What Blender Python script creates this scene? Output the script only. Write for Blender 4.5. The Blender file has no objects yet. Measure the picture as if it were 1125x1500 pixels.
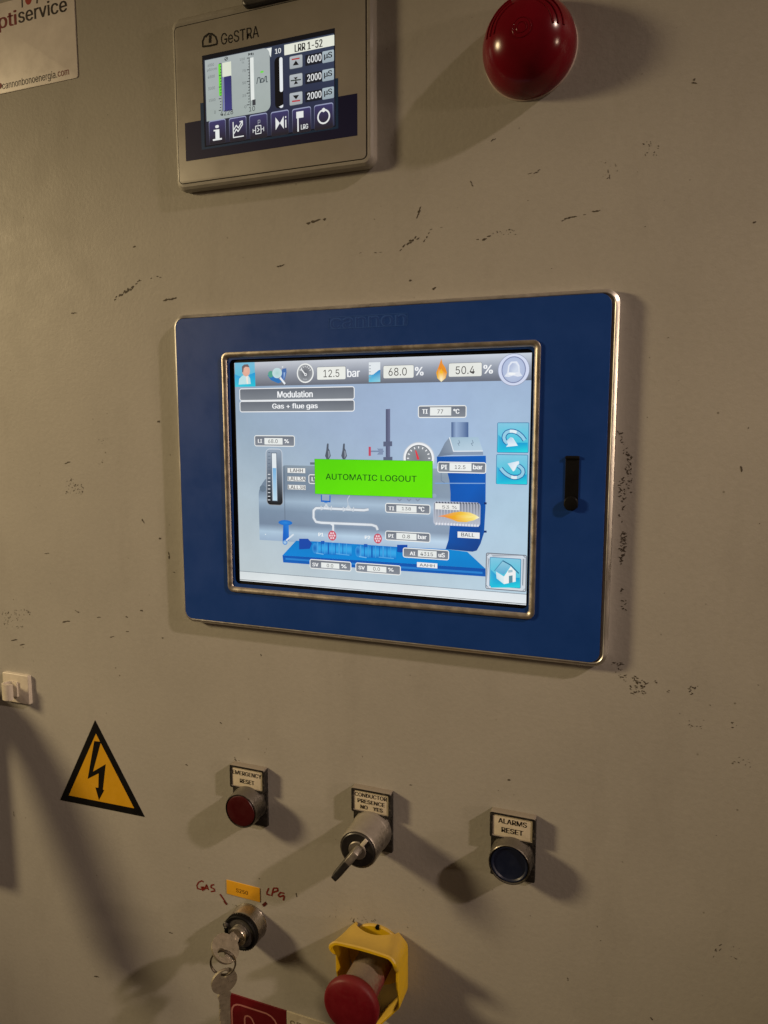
import bpy, bmesh, math, random
from mathutils import Vector, Matrix
R = random.Random(7)
sc = bpy.context.scene
COL = sc.collection

# ------------------------------------------------------------------ camera
CAM = Vector((0.1819162, -0.4638350, 0.0370289))
FPX = 1068.10                                  # focal length in pixels of the 1125 x 1500 photograph
MR = Matrix(((0.93527735, -0.04198733, 0.35141620),
             (0.35391303, 0.11477247, -0.92820948),
             (-0.00135987, 0.99250405, 0.12220396)))
cd = bpy.data.cameras.new('camera')
cam = bpy.data.objects.new('camera', cd)
COL.objects.link(cam)
cam.matrix_world = Matrix.Translation(CAM) @ MR.to_4x4()
cd.sensor_fit = 'HORIZONTAL'
cd.sensor_width = 36.0
cd.lens = 36.0 * FPX / 1125.0
cd.clip_start = 0.01
cd.clip_end = 50
sc.camera = cam

# ------------------------------------------------------------------ world, lamps, exposure
wd = bpy.data.worlds.new('World')
sc.world = wd
wd.use_nodes = True
bg = wd.node_tree.nodes['Background']
bg.inputs[0].default_value = (1.0, 0.60, 0.33, 1)
bg.inputs[1].default_value = 0.045
vs = sc.view_settings
vs.view_transform = 'Standard'
vs.look = 'None'
vs.exposure = 0.0
vs.gamma = 1.0
vs.use_curve_mapping = False


def lamp(name, direction, dist, aim, half, power, colour, radius):
    """spot lamp: stands dist metres away along direction (right, -y = out of the wall, up), shines at aim"""
    d = Vector(direction).normalized()
    l = bpy.data.lights.new(name, 'SPOT')
    l.shadow_soft_size = radius
    l.spot_size = math.radians(2 * half)
    l.spot_blend = 1.0  # soft cone stands in for lens vignetting across the wall
    l.energy = power
    l.color = colour
    o = bpy.data.objects.new(name, l)
    COL.objects.link(o)
    o.location = Vector((-.02, 0, -.12)) + d * dist
    o.rotation_euler = (o.location - Vector(aim)).to_track_quat('Z', 'Y').to_euler()
    return o


lamp('lamp', (2.75, -1, 2.0), 2.821, (-.4, 0, -.377), 9, 170, (1.0, 0.75, 0.61), 0.05)
lamp('lamp', (3.6, -1, 0.45), 2.80, (.1, 0, -.15), 22, 34, (1.0, 0.73, 0.52), 0.10)
lamp('lamp', (-2.05, -1, 0.78), 1.943, (.171, 0, -.257), 22, 113, (1.0, 0.76, 0.42), 0.15)


# ------------------------------------------------------------------ pixel -> plane
def W(u, v, h=0.0):
    """Point (x, z) on the plane h metres in front of the wall behind photo pixel (u, v)."""
    d = MR @ Vector(((u - 562.5) / FPX, -(v - 750) / FPX, -1))
    t = (-h - CAM.y) / d.y
    p = CAM + t * d
    return (p.x, p.z)


def crop(ox, oy, s):
    return lambda x, y: (ox + x / s, oy + y / s)


def lin(c):
    f = lambda v: v / 12.92 if v <= 0.04045 else ((v + 0.055) / 1.055) ** 2.4
    return tuple(f(v / 255.0) for v in c[:3])


# ------------------------------------------------------------------ materials
def newmat(name):
    m = bpy.data.materials.new(name)
    m.use_nodes = True
    nt = m.node_tree
    return m, nt, nt.nodes['Principled BSDF']


def nd(nt, t, **kw):
    n = nt.nodes.new(t)
    for k, v in kw.items():
        setattr(n, k, v)
    return n


def mat(name, col, rough=0.5, metal=0.0, var=0.08, scale=60, bump=0.0, bscale=800, dust=0.0,
        coat=0.0, rvar=0.12, stretch=None, spec=0.5, dustcol=(0.34, 0.31, 0.26), trans=0.0):
    m, nt, b = newmat(name)
    L = nt.links.new
    tc = nd(nt, 'ShaderNodeTexCoord')
    vec = tc.outputs['Object']
    if stretch:
        mp = nd(nt, 'ShaderNodeMapping')
        mp.inputs['Scale'].default_value = stretch
        L(vec, mp.inputs[0])
        vec = mp.outputs[0]
    n = nd(nt, 'ShaderNodeTexNoise')
    n.inputs['Scale'].default_value = scale
    n.inputs['Detail'].default_value = 6
    n.inputs['Roughness'].default_value = 0.65
    L(vec, n.inputs['Vector'])
    mr = nd(nt, 'ShaderNodeMapRange')
    mr.inputs[1].default_value = 0.3
    mr.inputs[2].default_value = 0.7
    mr.inputs[3].default_value = 1 - var
    mr.inputs[4].default_value = 1 + var
    L(n.outputs['Fac'], mr.inputs[0])
    mul = nd(nt, 'ShaderNodeMix', data_type='RGBA', blend_type='MULTIPLY')
    mul.inputs[0].default_value = 1
    mul.inputs[6].default_value = (*col, 1)
    L(mr.outputs[0], mul.inputs[7])
    out = mul.outputs[2]
    rr = nd(nt, 'ShaderNodeMapRange')
    rr.inputs[1].default_value = 0.3
    rr.inputs[2].default_value = 0.7
    rr.inputs[3].default_value = max(0.03, rough - rvar)
    rr.inputs[4].default_value = min(1, rough + rvar)
    L(n.outputs['Fac'], rr.inputs[0])
    ro = rr.outputs[0]
    if dust:
        g = nd(nt, 'ShaderNodeNewGeometry')
        sx = nd(nt, 'ShaderNodeSeparateXYZ')
        L(g.outputs['Normal'], sx.inputs[0])
        n2 = nd(nt, 'ShaderNodeTexNoise')
        n2.inputs['Scale'].default_value = 420
        n2.inputs['Detail'].default_value = 5
        L(tc.outputs['Object'], n2.inputs['Vector'])
        a = nd(nt, 'ShaderNodeMath', operation='ADD')
        L(sx.outputs['Z'], a.inputs[0])
        L(n2.outputs['Fac'], a.inputs[1])
        r2 = nd(nt, 'ShaderNodeMapRange')
        r2.inputs[1].default_value = 0.55
        r2.inputs[2].default_value = 1.25
        r2.inputs[3].default_value = 0.0
        r2.inputs[4].default_value = dust
        L(a.outputs[0], r2.inputs[0])
        mx = nd(nt, 'ShaderNodeMix', data_type='RGBA')
        L(r2.outputs[0], mx.inputs[0])
        L(out, mx.inputs[6])
        mx.inputs[7].default_value = (*dustcol, 1)
        out = mx.outputs[2]
        m2 = nd(nt, 'ShaderNodeMath', operation='MAXIMUM')
        L(ro, m2.inputs[0])
        L(r2.outputs[0], m2.inputs[1])
        ro = m2.outputs[0]
        if metal:
            inv = nd(nt, 'ShaderNodeMath', operation='MULTIPLY_ADD')
            L(r2.outputs[0], inv.inputs[0])
            inv.inputs[1].default_value = -metal
            inv.inputs[2].default_value = metal
            L(inv.outputs[0], b.inputs['Metallic'])
    L(out, b.inputs['Base Color'])
    L(ro, b.inputs['Roughness'])
    if not (dust and metal):
        b.inputs['Metallic'].default_value = metal
    b.inputs['Specular IOR Level'].default_value = spec
    b.inputs['Coat Weight'].default_value = coat
    if trans:
        b.inputs['Transmission Weight'].default_value = trans
    if bump:
        bn = nd(nt, 'ShaderNodeTexNoise')
        bn.inputs['Scale'].default_value = bscale
        bn.inputs['Detail'].default_value = 3
        L(vec, bn.inputs['Vector'])
        bp = nd(nt, 'ShaderNodeBump')
        bp.inputs['Distance'].default_value = bump
        bp.inputs['Strength'].default_value = 1
        L(bn.outputs['Fac'], bp.inputs['Height'])
        L(bp.outputs[0], b.inputs['Normal'])
    return m


def wall_material():
    m, nt, b = newmat('painted_steel')
    L = nt.links.new
    tc = nd(nt, 'ShaderNodeTexCoord')
    v = tc.outputs['Object']

    def noise(scale, detail, rough=0.6, vec=v):
        n = nd(nt, 'ShaderNodeTexNoise')
        n.inputs['Scale'].default_value = scale
        n.inputs['Detail'].default_value = detail
        n.inputs['Roughness'].default_value = rough
        L(vec, n.inputs['Vector'])
        return n.outputs['Fac']

    def rng(x, a, bb, c, d):
        r = nd(nt, 'ShaderNodeMapRange')
        for i, q in enumerate((a, bb, c, d)):
            r.inputs[i + 1].default_value = q
        L(x, r.inputs[0])
        return r.outputs[0]
    big = rng(noise(7, 4), 0.3, 0.7, 0.93, 1.05)
    fine = rng(noise(260, 5, 0.7), 0.3, 0.7, 0.96, 1.03)
    mm = nd(nt, 'ShaderNodeMath', operation='MULTIPLY')
    L(big, mm.inputs[0])
    L(fine, mm.inputs[1])
    mul = nd(nt, 'ShaderNodeMix', data_type='RGBA', blend_type='MULTIPLY')
    mul.inputs[0].default_value = 1
    mul.inputs[6].default_value = (0.40, 0.388, 0.354, 1)
    L(mm.outputs[0], mul.inputs[7])
    # grimy film: faint greyish smears, stretched downwards
    mp = nd(nt, 'ShaderNodeMapping')
    mp.inputs['Scale'].default_value = (1, 1, 0.3)
    L(v, mp.inputs[0])
    sm = rng(noise(22, 6, 0.7, mp.outputs[0]), 0.52, 0.78, 0.0, 0.32)
    mx = nd(nt, 'ShaderNodeMix', data_type='RGBA')
    L(sm, mx.inputs[0])
    L(mul.outputs[2], mx.inputs[6])
    mx.inputs[7].default_value = (0.27, 0.255, 0.225, 1)
    # tiny specks of dirt
    vo = nd(nt, 'ShaderNodeTexVoronoi')
    vo.inputs['Scale'].default_value = 75
    L(v, vo.inputs['Vector'])
    sp = rng(vo.outputs['Distance'], 0.03, 0.07, 0.75, 0.0)
    gate = rng(noise(16, 2), 0.55, 0.6, 0.0, 1.0)
    gm = nd(nt, 'ShaderNodeMath', operation='MULTIPLY')
    L(sp, gm.inputs[0])
    L(gate, gm.inputs[1])
    mx2 = nd(nt, 'ShaderNodeMix', data_type='RGBA')
    L(gm.outputs[0], mx2.inputs[0])
    L(mx.outputs[2], mx2.inputs[6])
    mx2.inputs[7].default_value = (0.10, 0.085, 0.06, 1)
    L(mx2.outputs[2], b.inputs['Base Color'])
    L(rng(noise(40, 5), 0.3, 0.7, 0.42, 0.56), b.inputs['Roughness'])
    b.inputs['Specular IOR Level'].default_value = 0.14
    # orange peel of the powder coat over slow waviness of the sheet
    h1 = noise(330, 3, 0.5)
    h2 = noise(900, 2, 0.5)
    ad = nd(nt, 'ShaderNodeMath', operation='MULTIPLY_ADD')
    L(h2, ad.inputs[0])
    ad.inputs[1].default_value = 0.35
    L(h1, ad.inputs[2])
    bp = nd(nt, 'ShaderNodeBump')
    bp.inputs['Distance'].default_value = 0.00013
    L(ad.outputs[0], bp.inputs['Height'])
    L(bp.outputs[0], b.inputs['Normal'])
    return m


def attr_material(name, emit, rough=0.45):
    m, nt, b = newmat(name)
    a = nd(nt, 'ShaderNodeAttribute', attribute_name='Col')
    if emit:
        b.inputs['Base Color'].default_value = (0.012, 0.012, 0.014, 1)
        nt.links.new(a.outputs['Color'], b.inputs['Emission Color'])
        tc = nt.nodes.new('ShaderNodeTexCoord')
        n = nt.nodes.new('ShaderNodeTexNoise')
        n.inputs['Scale'].default_value = 24
        n.inputs['Detail'].default_value = 6
        n.inputs['Roughness'].default_value = 0.7
        nt.links.new(tc.outputs['Object'], n.inputs['Vector'])
        r = nt.nodes.new('ShaderNodeMapRange')
        for i, q in enumerate((0.3, 0.7, emit * 0.93, emit * 1.04)):
            r.inputs[i + 1].default_value = q
        nt.links.new(n.outputs['Fac'], r.inputs[0])
        nt.links.new(r.outputs[0], b.inputs['Emission Strength'])
        b.inputs['Specular IOR Level'].default_value = 0.25
    else:
        nt.links.new(a.outputs['Color'], b.inputs['Base Color'])
        b.inputs['Specular IOR Level'].default_value = 0.35
    b.inputs['Roughness'].default_value = rough
    return m


M = {}
M['wall'] = wall_material()
M['chip'] = mat('chipped_paint', (0.065, 0.052, 0.037), 0.8, var=0.3, scale=500)
M['alu'] = mat('anodised_aluminium', (0.66, 0.65, 0.62), 0.36, 1.0, var=0.10, scale=90, bump=0.00003, bscale=1500,
               stretch=(1, 1, 0.25), dust=0.35)
M['alu_inner'] = mat('bronze_aluminium', (0.50, 0.46, 0.40), 0.4, 0.9, var=0.12, scale=120, dust=0.3)
M['blue'] = mat('blue_foil', (0.009, 0.056, 0.29), 0.42, var=0.06, scale=40, bump=0.00003, bscale=1400, rvar=0.06, spec=0.35)
M['logo_blue'] = mat('embossed_blue_foil', (0.022, 0.075, 0.27), 0.36, var=0.05)
M['black'] = mat('black_plastic', (0.014, 0.013, 0.013), 0.45, var=0.2, bump=0.00004, bscale=1200, dust=0.12)
M['black_clean'] = mat('black_gasket', (0.006, 0.006, 0.006), 0.5, var=0.1, spec=0.12)
M['screen'] = attr_material('lit_lcd', 1.0, 0.3)
M['print'] = attr_material('printed_ink', 0.0)
M['housing'] = mat('grey_plastic', (0.33, 0.318, 0.285), 0.48, var=0.06, scale=90, bump=0.00003, bscale=1500, dust=0.25)
M['foil'] = mat('grey_foil', (0.315, 0.30, 0.268), 0.42, var=0.05, scale=30, bump=0.00002, bscale=1600)
M['red_dome'] = mat('red_polycarbonate', (0.145, 0.002, 0.009), 0.20, var=0.08, coat=0.0, spec=0.32, rvar=0.03)
M['white_plastic'] = mat('white_plastic', (0.62, 0.57, 0.47), 0.42, var=0.08, scale=200, dust=0.15)
M['white_rim'] = mat('white_gasket', (0.42, 0.34, 0.30), 0.5, var=0.08)
M['chrome'] = mat('satin_chrome', (0.26, 0.245, 0.215), 0.32, 0.9, var=0.25, scale=160, bump=0.00005, bscale=700, dust=0.7, dustcol=(0.27, 0.245, 0.2))
M['chrome_dark'] = mat('dull_chrome', (0.085, 0.08, 0.07), 0.26, 0.9, var=0.2, scale=160, bump=0.00004, bscale=700, dust=0.5, dustcol=(0.20, 0.18, 0.145))
M['chrome_clean'] = mat('bright_chrome', (0.36, 0.33, 0.28), 0.24, 1.0, var=0.15, scale=200, bump=0.00003, bscale=500, dust=0.25)
M['key'] = mat('nickel_key', (0.40, 0.36, 0.27), 0.34, 0.65, var=0.2, scale=250, bump=0.00005, bscale=600, dust=0.25)
M['steel_dark'] = mat('dark_steel', (0.24, 0.21, 0.17), 0.35, 1.0, var=0.2, scale=300)
M['red_button'] = mat('red_button_plastic', (0.050, 0.002, 0.003), 0.38, var=0.08, scale=120)
M['blue_button'] = mat('blue_button_plastic', (0.003, 0.008, 0.030), 0.5, var=0.1, scale=120)
M['red_mush'] = mat('red_mushroom_plastic', (0.135, 0.003, 0.008), 0.5, var=0.12, scale=150, dust=0.15, dustcol=(0.20, 0.08, 0.06), spec=0.25)
M['red_stem'] = mat('dusty_red_plastic', (0.14, 0.018, 0.016), 0.7, var=0.3, scale=300, bump=0.0003, bscale=700, dust=0.95,
                    dustcol=(0.185, 0.15, 0.105))
M['yellow'] = mat('yellow_plastic', (0.66, 0.43, 0.006), 0.36, var=0.08, scale=100, dust=0.5, dustcol=(0.40, 0.29, 0.12))
M['grey_face'] = mat('grey_face_plastic', (0.05, 0.047, 0.044), 0.5, var=0.3, scale=500, bump=0.0001, bscale=900)
M['silver'] = mat('silver_plastic', (0.22, 0.20, 0.17), 0.4, 0.6, var=0.2, scale=300, dust=0.3)
M['label_yellow'] = mat('yellow_sticker', (0.66, 0.35, 0.008), 0.45, var=0.05)
M['tag_orange'] = mat('orange_tag', (0.74, 0.38, 0.015), 0.5, var=0.05)
M['sticker_white'] = mat('white_sticker', (0.84, 0.80, 0.77), 0.4, var=0.05)
M['red_sign'] = mat('red_sign_plastic', (0.12, 0.003, 0.007), 0.4, var=0.08)
M['beige_sign'] = mat('cream_sign_plastic', (0.46, 0.42, 0.33), 0.5, var=0.1, scale=200)
M['handle_grey'] = mat('grey_handle', (0.12, 0.12, 0.12), 0.6, var=0.1)

# ------------------------------------------------------------------ objects
ORG = {}


def tag(o, label, cat, group=None, kind=None):
    if label:
        o['label'] = label
    if cat:
        o['category'] = cat
    if group:
        o['group'] = group
    if kind:
        o['kind'] = kind
    return o


def thing(name, label, cat, x, z, h=0.0, group=None):
    o = bpy.data.objects.new(name, None)
    o.empty_display_size = 0.01
    COL.objects.link(o)
    o.location = (x, -h, z)
    ORG[o.name] = Vector((x, -h, z))
    return tag(o, label, cat, group)


def origin(o):
    return ORG[o.name]


def V3(x, h, z):
    return Vector((x, -h, z))


class MB:
    """Collects shapes in wall coordinates (x right, h out of the wall, z up) into ONE mesh object."""

    def __init__(s):
        s.bm = bmesh.new()

    def loft(s, loops, cap0=True, cap1=True, closed=False):
        vl = [[s.bm.verts.new(p) for p in lp] for lp in loops]
        n = len(vl[0])
        rng = list(range(len(vl) - 1)) + ([len(vl) - 1] if closed else [])
        for i in rng:
            a, b = vl[i], vl[(i + 1) % len(vl)]
            for j in range(n):
                k = (j + 1) % n
                try:
                    s.bm.faces.new((a[j], a[k], b[k], b[j]))
                except ValueError:
                    pass
        if not closed:
            if cap0:
                s.bm.faces.new(list(reversed(vl[0])))
            if cap1:
                s.bm.faces.new(vl[-1])
        return s

    def rrect(s, cx, cz, w, h, r, hh, seg=6):
        pts = []
        r = max(1e-5, min(r, w / 2 - 1e-6, h / 2 - 1e-6))
        for qx, qz, a0 in ((1, 1, 0), (-1, 1, 90), (-1, -1, 180), (1, -1, 270)):
            for i in range(seg + 1):
                a = math.radians(a0 + 90 * i / seg)
                pts.append(V3(cx + qx * (w / 2 - r) + r * math.cos(a), hh, cz + qz * (h / 2 - r) + r * math.sin(a)))
        return pts

    def slab(s, cx, cz, w, h, r, h0, h1, bev=0.0003, seg=6):
        ls = [s.rrect(cx, cz, w, h, r, h0, seg), s.rrect(cx, cz, w, h, r, h1 - bev, seg)]
        for t in (0.3, 0.7, 1.0):
            a = t * math.pi / 2
            ls.append(s.rrect(cx, cz, w - 2 * bev * (1 - math.cos(a)), h - 2 * bev * (1 - math.cos(a)),
                              r - bev * (1 - math.cos(a)), h1 - bev + bev * math.sin(a), seg))
        return s.loft(ls)

    def frame(s, cx, cz, prof, seg=8):
        """closed ring: prof = [(width, height, radius, h)...] round the section"""
        return s.loft([s.rrect(cx, cz, w, h, r, hh, seg) for w, h, r, hh in prof], closed=True)

    def lathe(s, cx, cz, prof, seg=64, cap0=True, cap1=True):
        ls = []
        for r, h in prof:
            ls.append([V3(cx + r * math.cos(2 * math.pi * i / seg), h, cz + r * math.sin(2 * math.pi * i / seg)) for i in range(seg)])
        return s.loft(ls, cap0, cap1)

    def prism(s, pts, h0, h1):
        return s.loft([[V3(x, h0, z) for x, z in pts], [V3(x, h1, z) for x, z in pts]])

    def box(s, c, ax, ay, az, sx, sy, sz):
        """box with its own axes (Vectors in world space)"""
        vs_ = [s.bm.verts.new(c + ax * (i * sx / 2) + ay * (j * sy / 2) + az * (k * sz / 2))
               for i in (-1, 1) for j in (-1, 1) for k in (-1, 1)]
        for f in ((0, 1, 3, 2), (4, 6, 7, 5), (0, 4, 5, 1), (2, 3, 7, 6), (0, 2, 6, 4), (1, 5, 7, 3)):
            s.bm.faces.new([vs_[i] for i in f])
        return s

    def tube(s, pts, r, seg=14, closed=False):
        pts = [Vector(p) for p in pts]
        n = len(pts)
        up = None
        loops = []
        for i, p in enumerate(pts):
            if closed:
                t = (pts[(i + 1) % n] - pts[i - 1]).normalized()
            else:
                t = (pts[min(i + 1, n - 1)] - pts[max(i - 1, 0)]).normalized()
            if up is None:
                up = t.orthogonal().normalized()
            up = (up - t * up.dot(t)).normalized()
            sd = t.cross(up)
            loops.append([p + (up * math.cos(2 * math.pi * k / seg) + sd * math.sin(2 * math.pi * k / seg)) * r for k in range(seg)])
        return s.loft(loops, closed=closed)

    def bevel(s, w, seg=2):
        s.bm.normal_update()
        es = [e for e in s.bm.edges if len(e.link_faces) == 2 and e.calc_face_angle(0) > 0.5]
        bmesh.ops.bevel(s.bm, geom=es, offset=w, segments=seg, affect='EDGES', profile=0.5)
        return s

    def build(s, name, material, parent=None, at=None, angle=35, smooth=True, mats=None):
        bmesh.ops.recalc_face_normals(s.bm, faces=s.bm.faces)
        o0 = origin(parent) if parent is not None else Vector(at or (0, 0, 0))
        bmesh.ops.translate(s.bm, vec=-o0, verts=s.bm.verts)
        me = bpy.data.meshes.new(name)
        s.bm.to_mesh(me)
        s.bm.free()
        for m_ in (mats or [material]):
            me.materials.append(m_)
        if smooth:
            me.shade_smooth()
            me.set_sharp_from_angle(angle=math.radians(angle))
        o = bpy.data.objects.new(name, me)
        COL.objects.link(o)
        if parent is not None:
            o.parent = parent
            ORG[o.name] = o0
        else:
            o.location = o0
            ORG[o.name] = o0
        return o


# ------------------------------------------------------------------ lettering
def load_font(fn):
    import os
    try:
        p = os.path.join(bpy.utils.resource_path('LOCAL'), 'datafiles', 'fonts', fn)
        return bpy.data.fonts.load(p)
    except Exception:
        return None


FONTS = {'inter': load_font('Inter.woff2')}
FONTS['std'] = FONTS['inter']
_tc = {}


def text_polys(s, font='std', bold=0.0, spacing=1.0):
    key = (s, font, spacing)
    if key in _tc:
        return _tc[key]
    cu = bpy.data.curves.new('lettering', 'FONT')
    cu.body = s
    if FONTS.get(font):
        cu.font = FONTS[font]
    cu.space_character = spacing
    cu.resolution_u = 4
    ob = bpy.data.objects.new('lettering', cu)
    COL.objects.link(ob)
    dg = bpy.context.evaluated_depsgraph_get()
    dg.update()
    me = bpy.data.meshes.new_from_object(ob.evaluated_get(dg))
    vs_ = [(v.co.x, v.co.y) for v in me.vertices]
    ps = [tuple(p.vertices) for p in me.polygons]
    x0 = min(v[0] for v in vs_); x1 = max(v[0] for v in vs_)
    y0 = min(v[1] for v in vs_); y1 = max(v[1] for v in vs_)
    vs_ = [((x - x0) / (x1 - x0 + 1e-9), (y - y0) / (y1 - y0 + 1e-9)) for x, y in vs_]
    bpy.data.objects.remove(ob)
    bpy.data.meshes.remove(me)
    bpy.data.curves.remove(cu)
    _tc[key] = (vs_, ps)
    return _tc[key]


class Flat:
    """Printed or lit artwork on a plane h in front of the wall: coloured polygons in thin layers, ONE mesh."""

    def __init__(s, h, step=0.00003):
        s.h = h
        s.step = step
        s.v = []
        s.f = []
        s.c = []
        s.layer = 0

    def up(s, n=1):
        s.layer += n
        return s

    def pt(s, p):
        return W(p[0], p[1], s.h)

    def raw(s, pts, cols):
        """pts (x,z) in plane coordinates; cols one sRGB colour or one per point"""
        n0 = len(s.v)
        hh = s.h + s.layer * s.step
        s.v += [(x, -hh, z) for x, z in pts]
        if not isinstance(cols[0], (tuple, list)):
            cols = [cols] * len(pts)
        s.f.append(list(range(n0, n0 + len(pts))))
        s.c += [lin(c) for c in cols]

    def poly(s, px, cols):
        s.raw([s.pt(p) for p in px], cols)
        return s.up()

    def box(s, a, b, col, col2=None):
        """plane-aligned rectangle from top-left pixel a to bottom-right pixel b; col2 = bottom colour"""
        (x0, z1), (x1, z0) = s.pt(a), s.pt(b)
        c2 = col2 or col
        s.raw([(x0, z1), (x0, z0), (x1, z0), (x1, z1)], [col, c2, c2, col])
        return s.up()

    def rbox(s, a, b, r, col, col2=None, grow=0.0):
        (x0, z1), (x1, z0) = s.pt(a), s.pt(b)
        s.rrect(x0 - grow, z0 - grow, x1 + grow, z1 + grow, r + grow, col, col2)
        return s

    def rrect(s, x0, z0, x1, z1, r, col, col2=None):
        r = min(r, (x1 - x0) / 2 - 1e-6, (z1 - z0) / 2 - 1e-6)
        pts = []
        for cx, cz, a0 in ((x1 - r, z1 - r, 0), (x0 + r, z1 - r, 90), (x0 + r, z0 + r, 180), (x1 - r, z0 + r, 270)):
            for i in range(6):
                a = math.radians(a0 + 18 * i)
                pts.append((cx + r * math.cos(a), cz + r * math.sin(a)))
        if col2:
            cols = [tuple(col2[k] + (col[k] - col2[k]) * (z - z0) / (z1 - z0) for k in range(3)) for x, z in pts]
            cm = tuple((col[k] + col2[k]) / 2 for k in range(3))
            c = ((x0 + x1) / 2, (z0 + z1) / 2)
            for i in range(len(pts)):
                j = (i + 1) % len(pts)
                s.raw([c, pts[i], pts[j]], [cm, cols[i], cols[j]])
        else:
            s.raw(pts, col)
        return s.up()

    def outline(s, a, b, r, w, col):
        (x0, z1), (x1, z0) = s.pt(a), s.pt(b)
        o, i_ = [], []
        for q, rr, e in ((o, r, 0), (i_, max(r - w, 1e-5), w)):
            for cx, cz, a0 in ((x1 - r, z1 - r, 0), (x0 + r, z1 - r, 90), (x0 + r, z0 + r, 180), (x1 - r, z0 + r, 270)):
                for k in range(6):
                    t = math.radians(a0 + 18 * k)
                    q.append((cx + rr * math.cos(t), cz + rr * math.sin(t)))
        n = len(o)
        for k in range(n):
            j = (k + 1) % n
            s.raw([o[k], o[j], i_[j], i_[k]], col)
        return s.up()

    def ellipse(s, c, rx, rz, col, mid=None, n=28, a0=0, a1=360):
        """c pixel, rx / rz in pixels of the photograph near c"""
        cx, cz = s.pt(c)
        ex = abs(s.pt((c[0] + rx, c[1]))[0] - cx)
        ez = abs(s.pt((c[0], c[1] - rz))[1] - cz)
        pts = [(cx + ex * math.cos(math.radians(a0 + (a1 - a0) * i / n)), cz + ez * math.sin(math.radians(a0 + (a1 - a0) * i / n))) for i in range(n + 1)]
        for i in range(n):
            s.raw([(cx, cz), pts[i], pts[i + 1]], [mid or col, col, col])
        return s.up()

    def line(s, pts, w, col, plane=False):
        """ribbon of width w metres through pixels, round joints"""
        P = [Vector(p if plane else s.pt(p)) for p in pts]
        for a, b in zip(P, P[1:]):
            d = (b - a)
            if d.length < 1e-9:
                continue
            d.normalize()
            n = Vector((-d.y, d.x)) * w / 2
            s.raw([a + n, a - n, b - n, b + n], col)
        if len(P) > 2:
            s.up()
            for p in P[1:-1]:
                s.raw([(p.x + w / 2 * math.cos(t * math.pi / 4), p.y + w / 2 * math.sin(t * math.pi / 4)) for t in range(8)], col)
        return s.up()

    def text(s, body, a, b, col, font='std', bold=0.0, spacing=1.0):
        """lettering fitted to the box from top-left pixel a to bottom-right pixel b"""
        (x0, z1), (x1, z0) = s.pt(a), s.pt(b)
        return s.text_raw(body, x0, z0, x1, z1, col, font, bold, spacing)

    def text_raw(s, body, x0, z0, x1, z1, col, font='std', bold=0.0, spacing=1.0):
        vs_, ps = text_polys(body, font, bold, spacing)
        sh = max(0.0, bold) * abs(z1 - z0) * 1.3
        for dx in ((-sh, 0.0, sh) if sh else (0.0,)):
            n0 = len(s.v)
            hh = s.h + s.layer * s.step
            s.v += [(x0 + sh + (x1 - x0 - 2 * sh) * u + dx, -hh, z0 + (z1 - z0) * v) for u, v in vs_]
            s.c += [lin(col)] * len(vs_)
            s.f += [[n0 + i for i in p] for p in ps]
            s.layer += 0.3
        return s.up()

    def build(s, name, material, parent=None, at=None, label=None):
        o0 = origin(parent) if parent is not None else Vector(at or (0, 0, 0))
        me = bpy.data.meshes.new(name)
        me.from_pydata([(x - o0.x, y - o0.y, z - o0.z) for x, y, z in s.v], [], s.f)
        ca = me.color_attributes.new('Col', 'FLOAT_COLOR', 'POINT')
        for i, c in enumerate(s.c):
            ca.data[i].color = (*c, 1)
        me.materials.append(material)
        # all faces look out of the wall
        bm = bmesh.new()
        bm.from_mesh(me)
        bm.normal_update()
        for f in bm.faces:
            if f.normal.y > 0:
                f.normal_flip()
        bm.to_mesh(me)
        bm.free()
        o = bpy.data.objects.new(name, me)
        COL.objects.link(o)
        ORG[o.name] = o0
        if parent is not None:
            o.parent = parent
        else:
            o.location = o0
        if label:
            o['label'] = label
        return o


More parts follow.
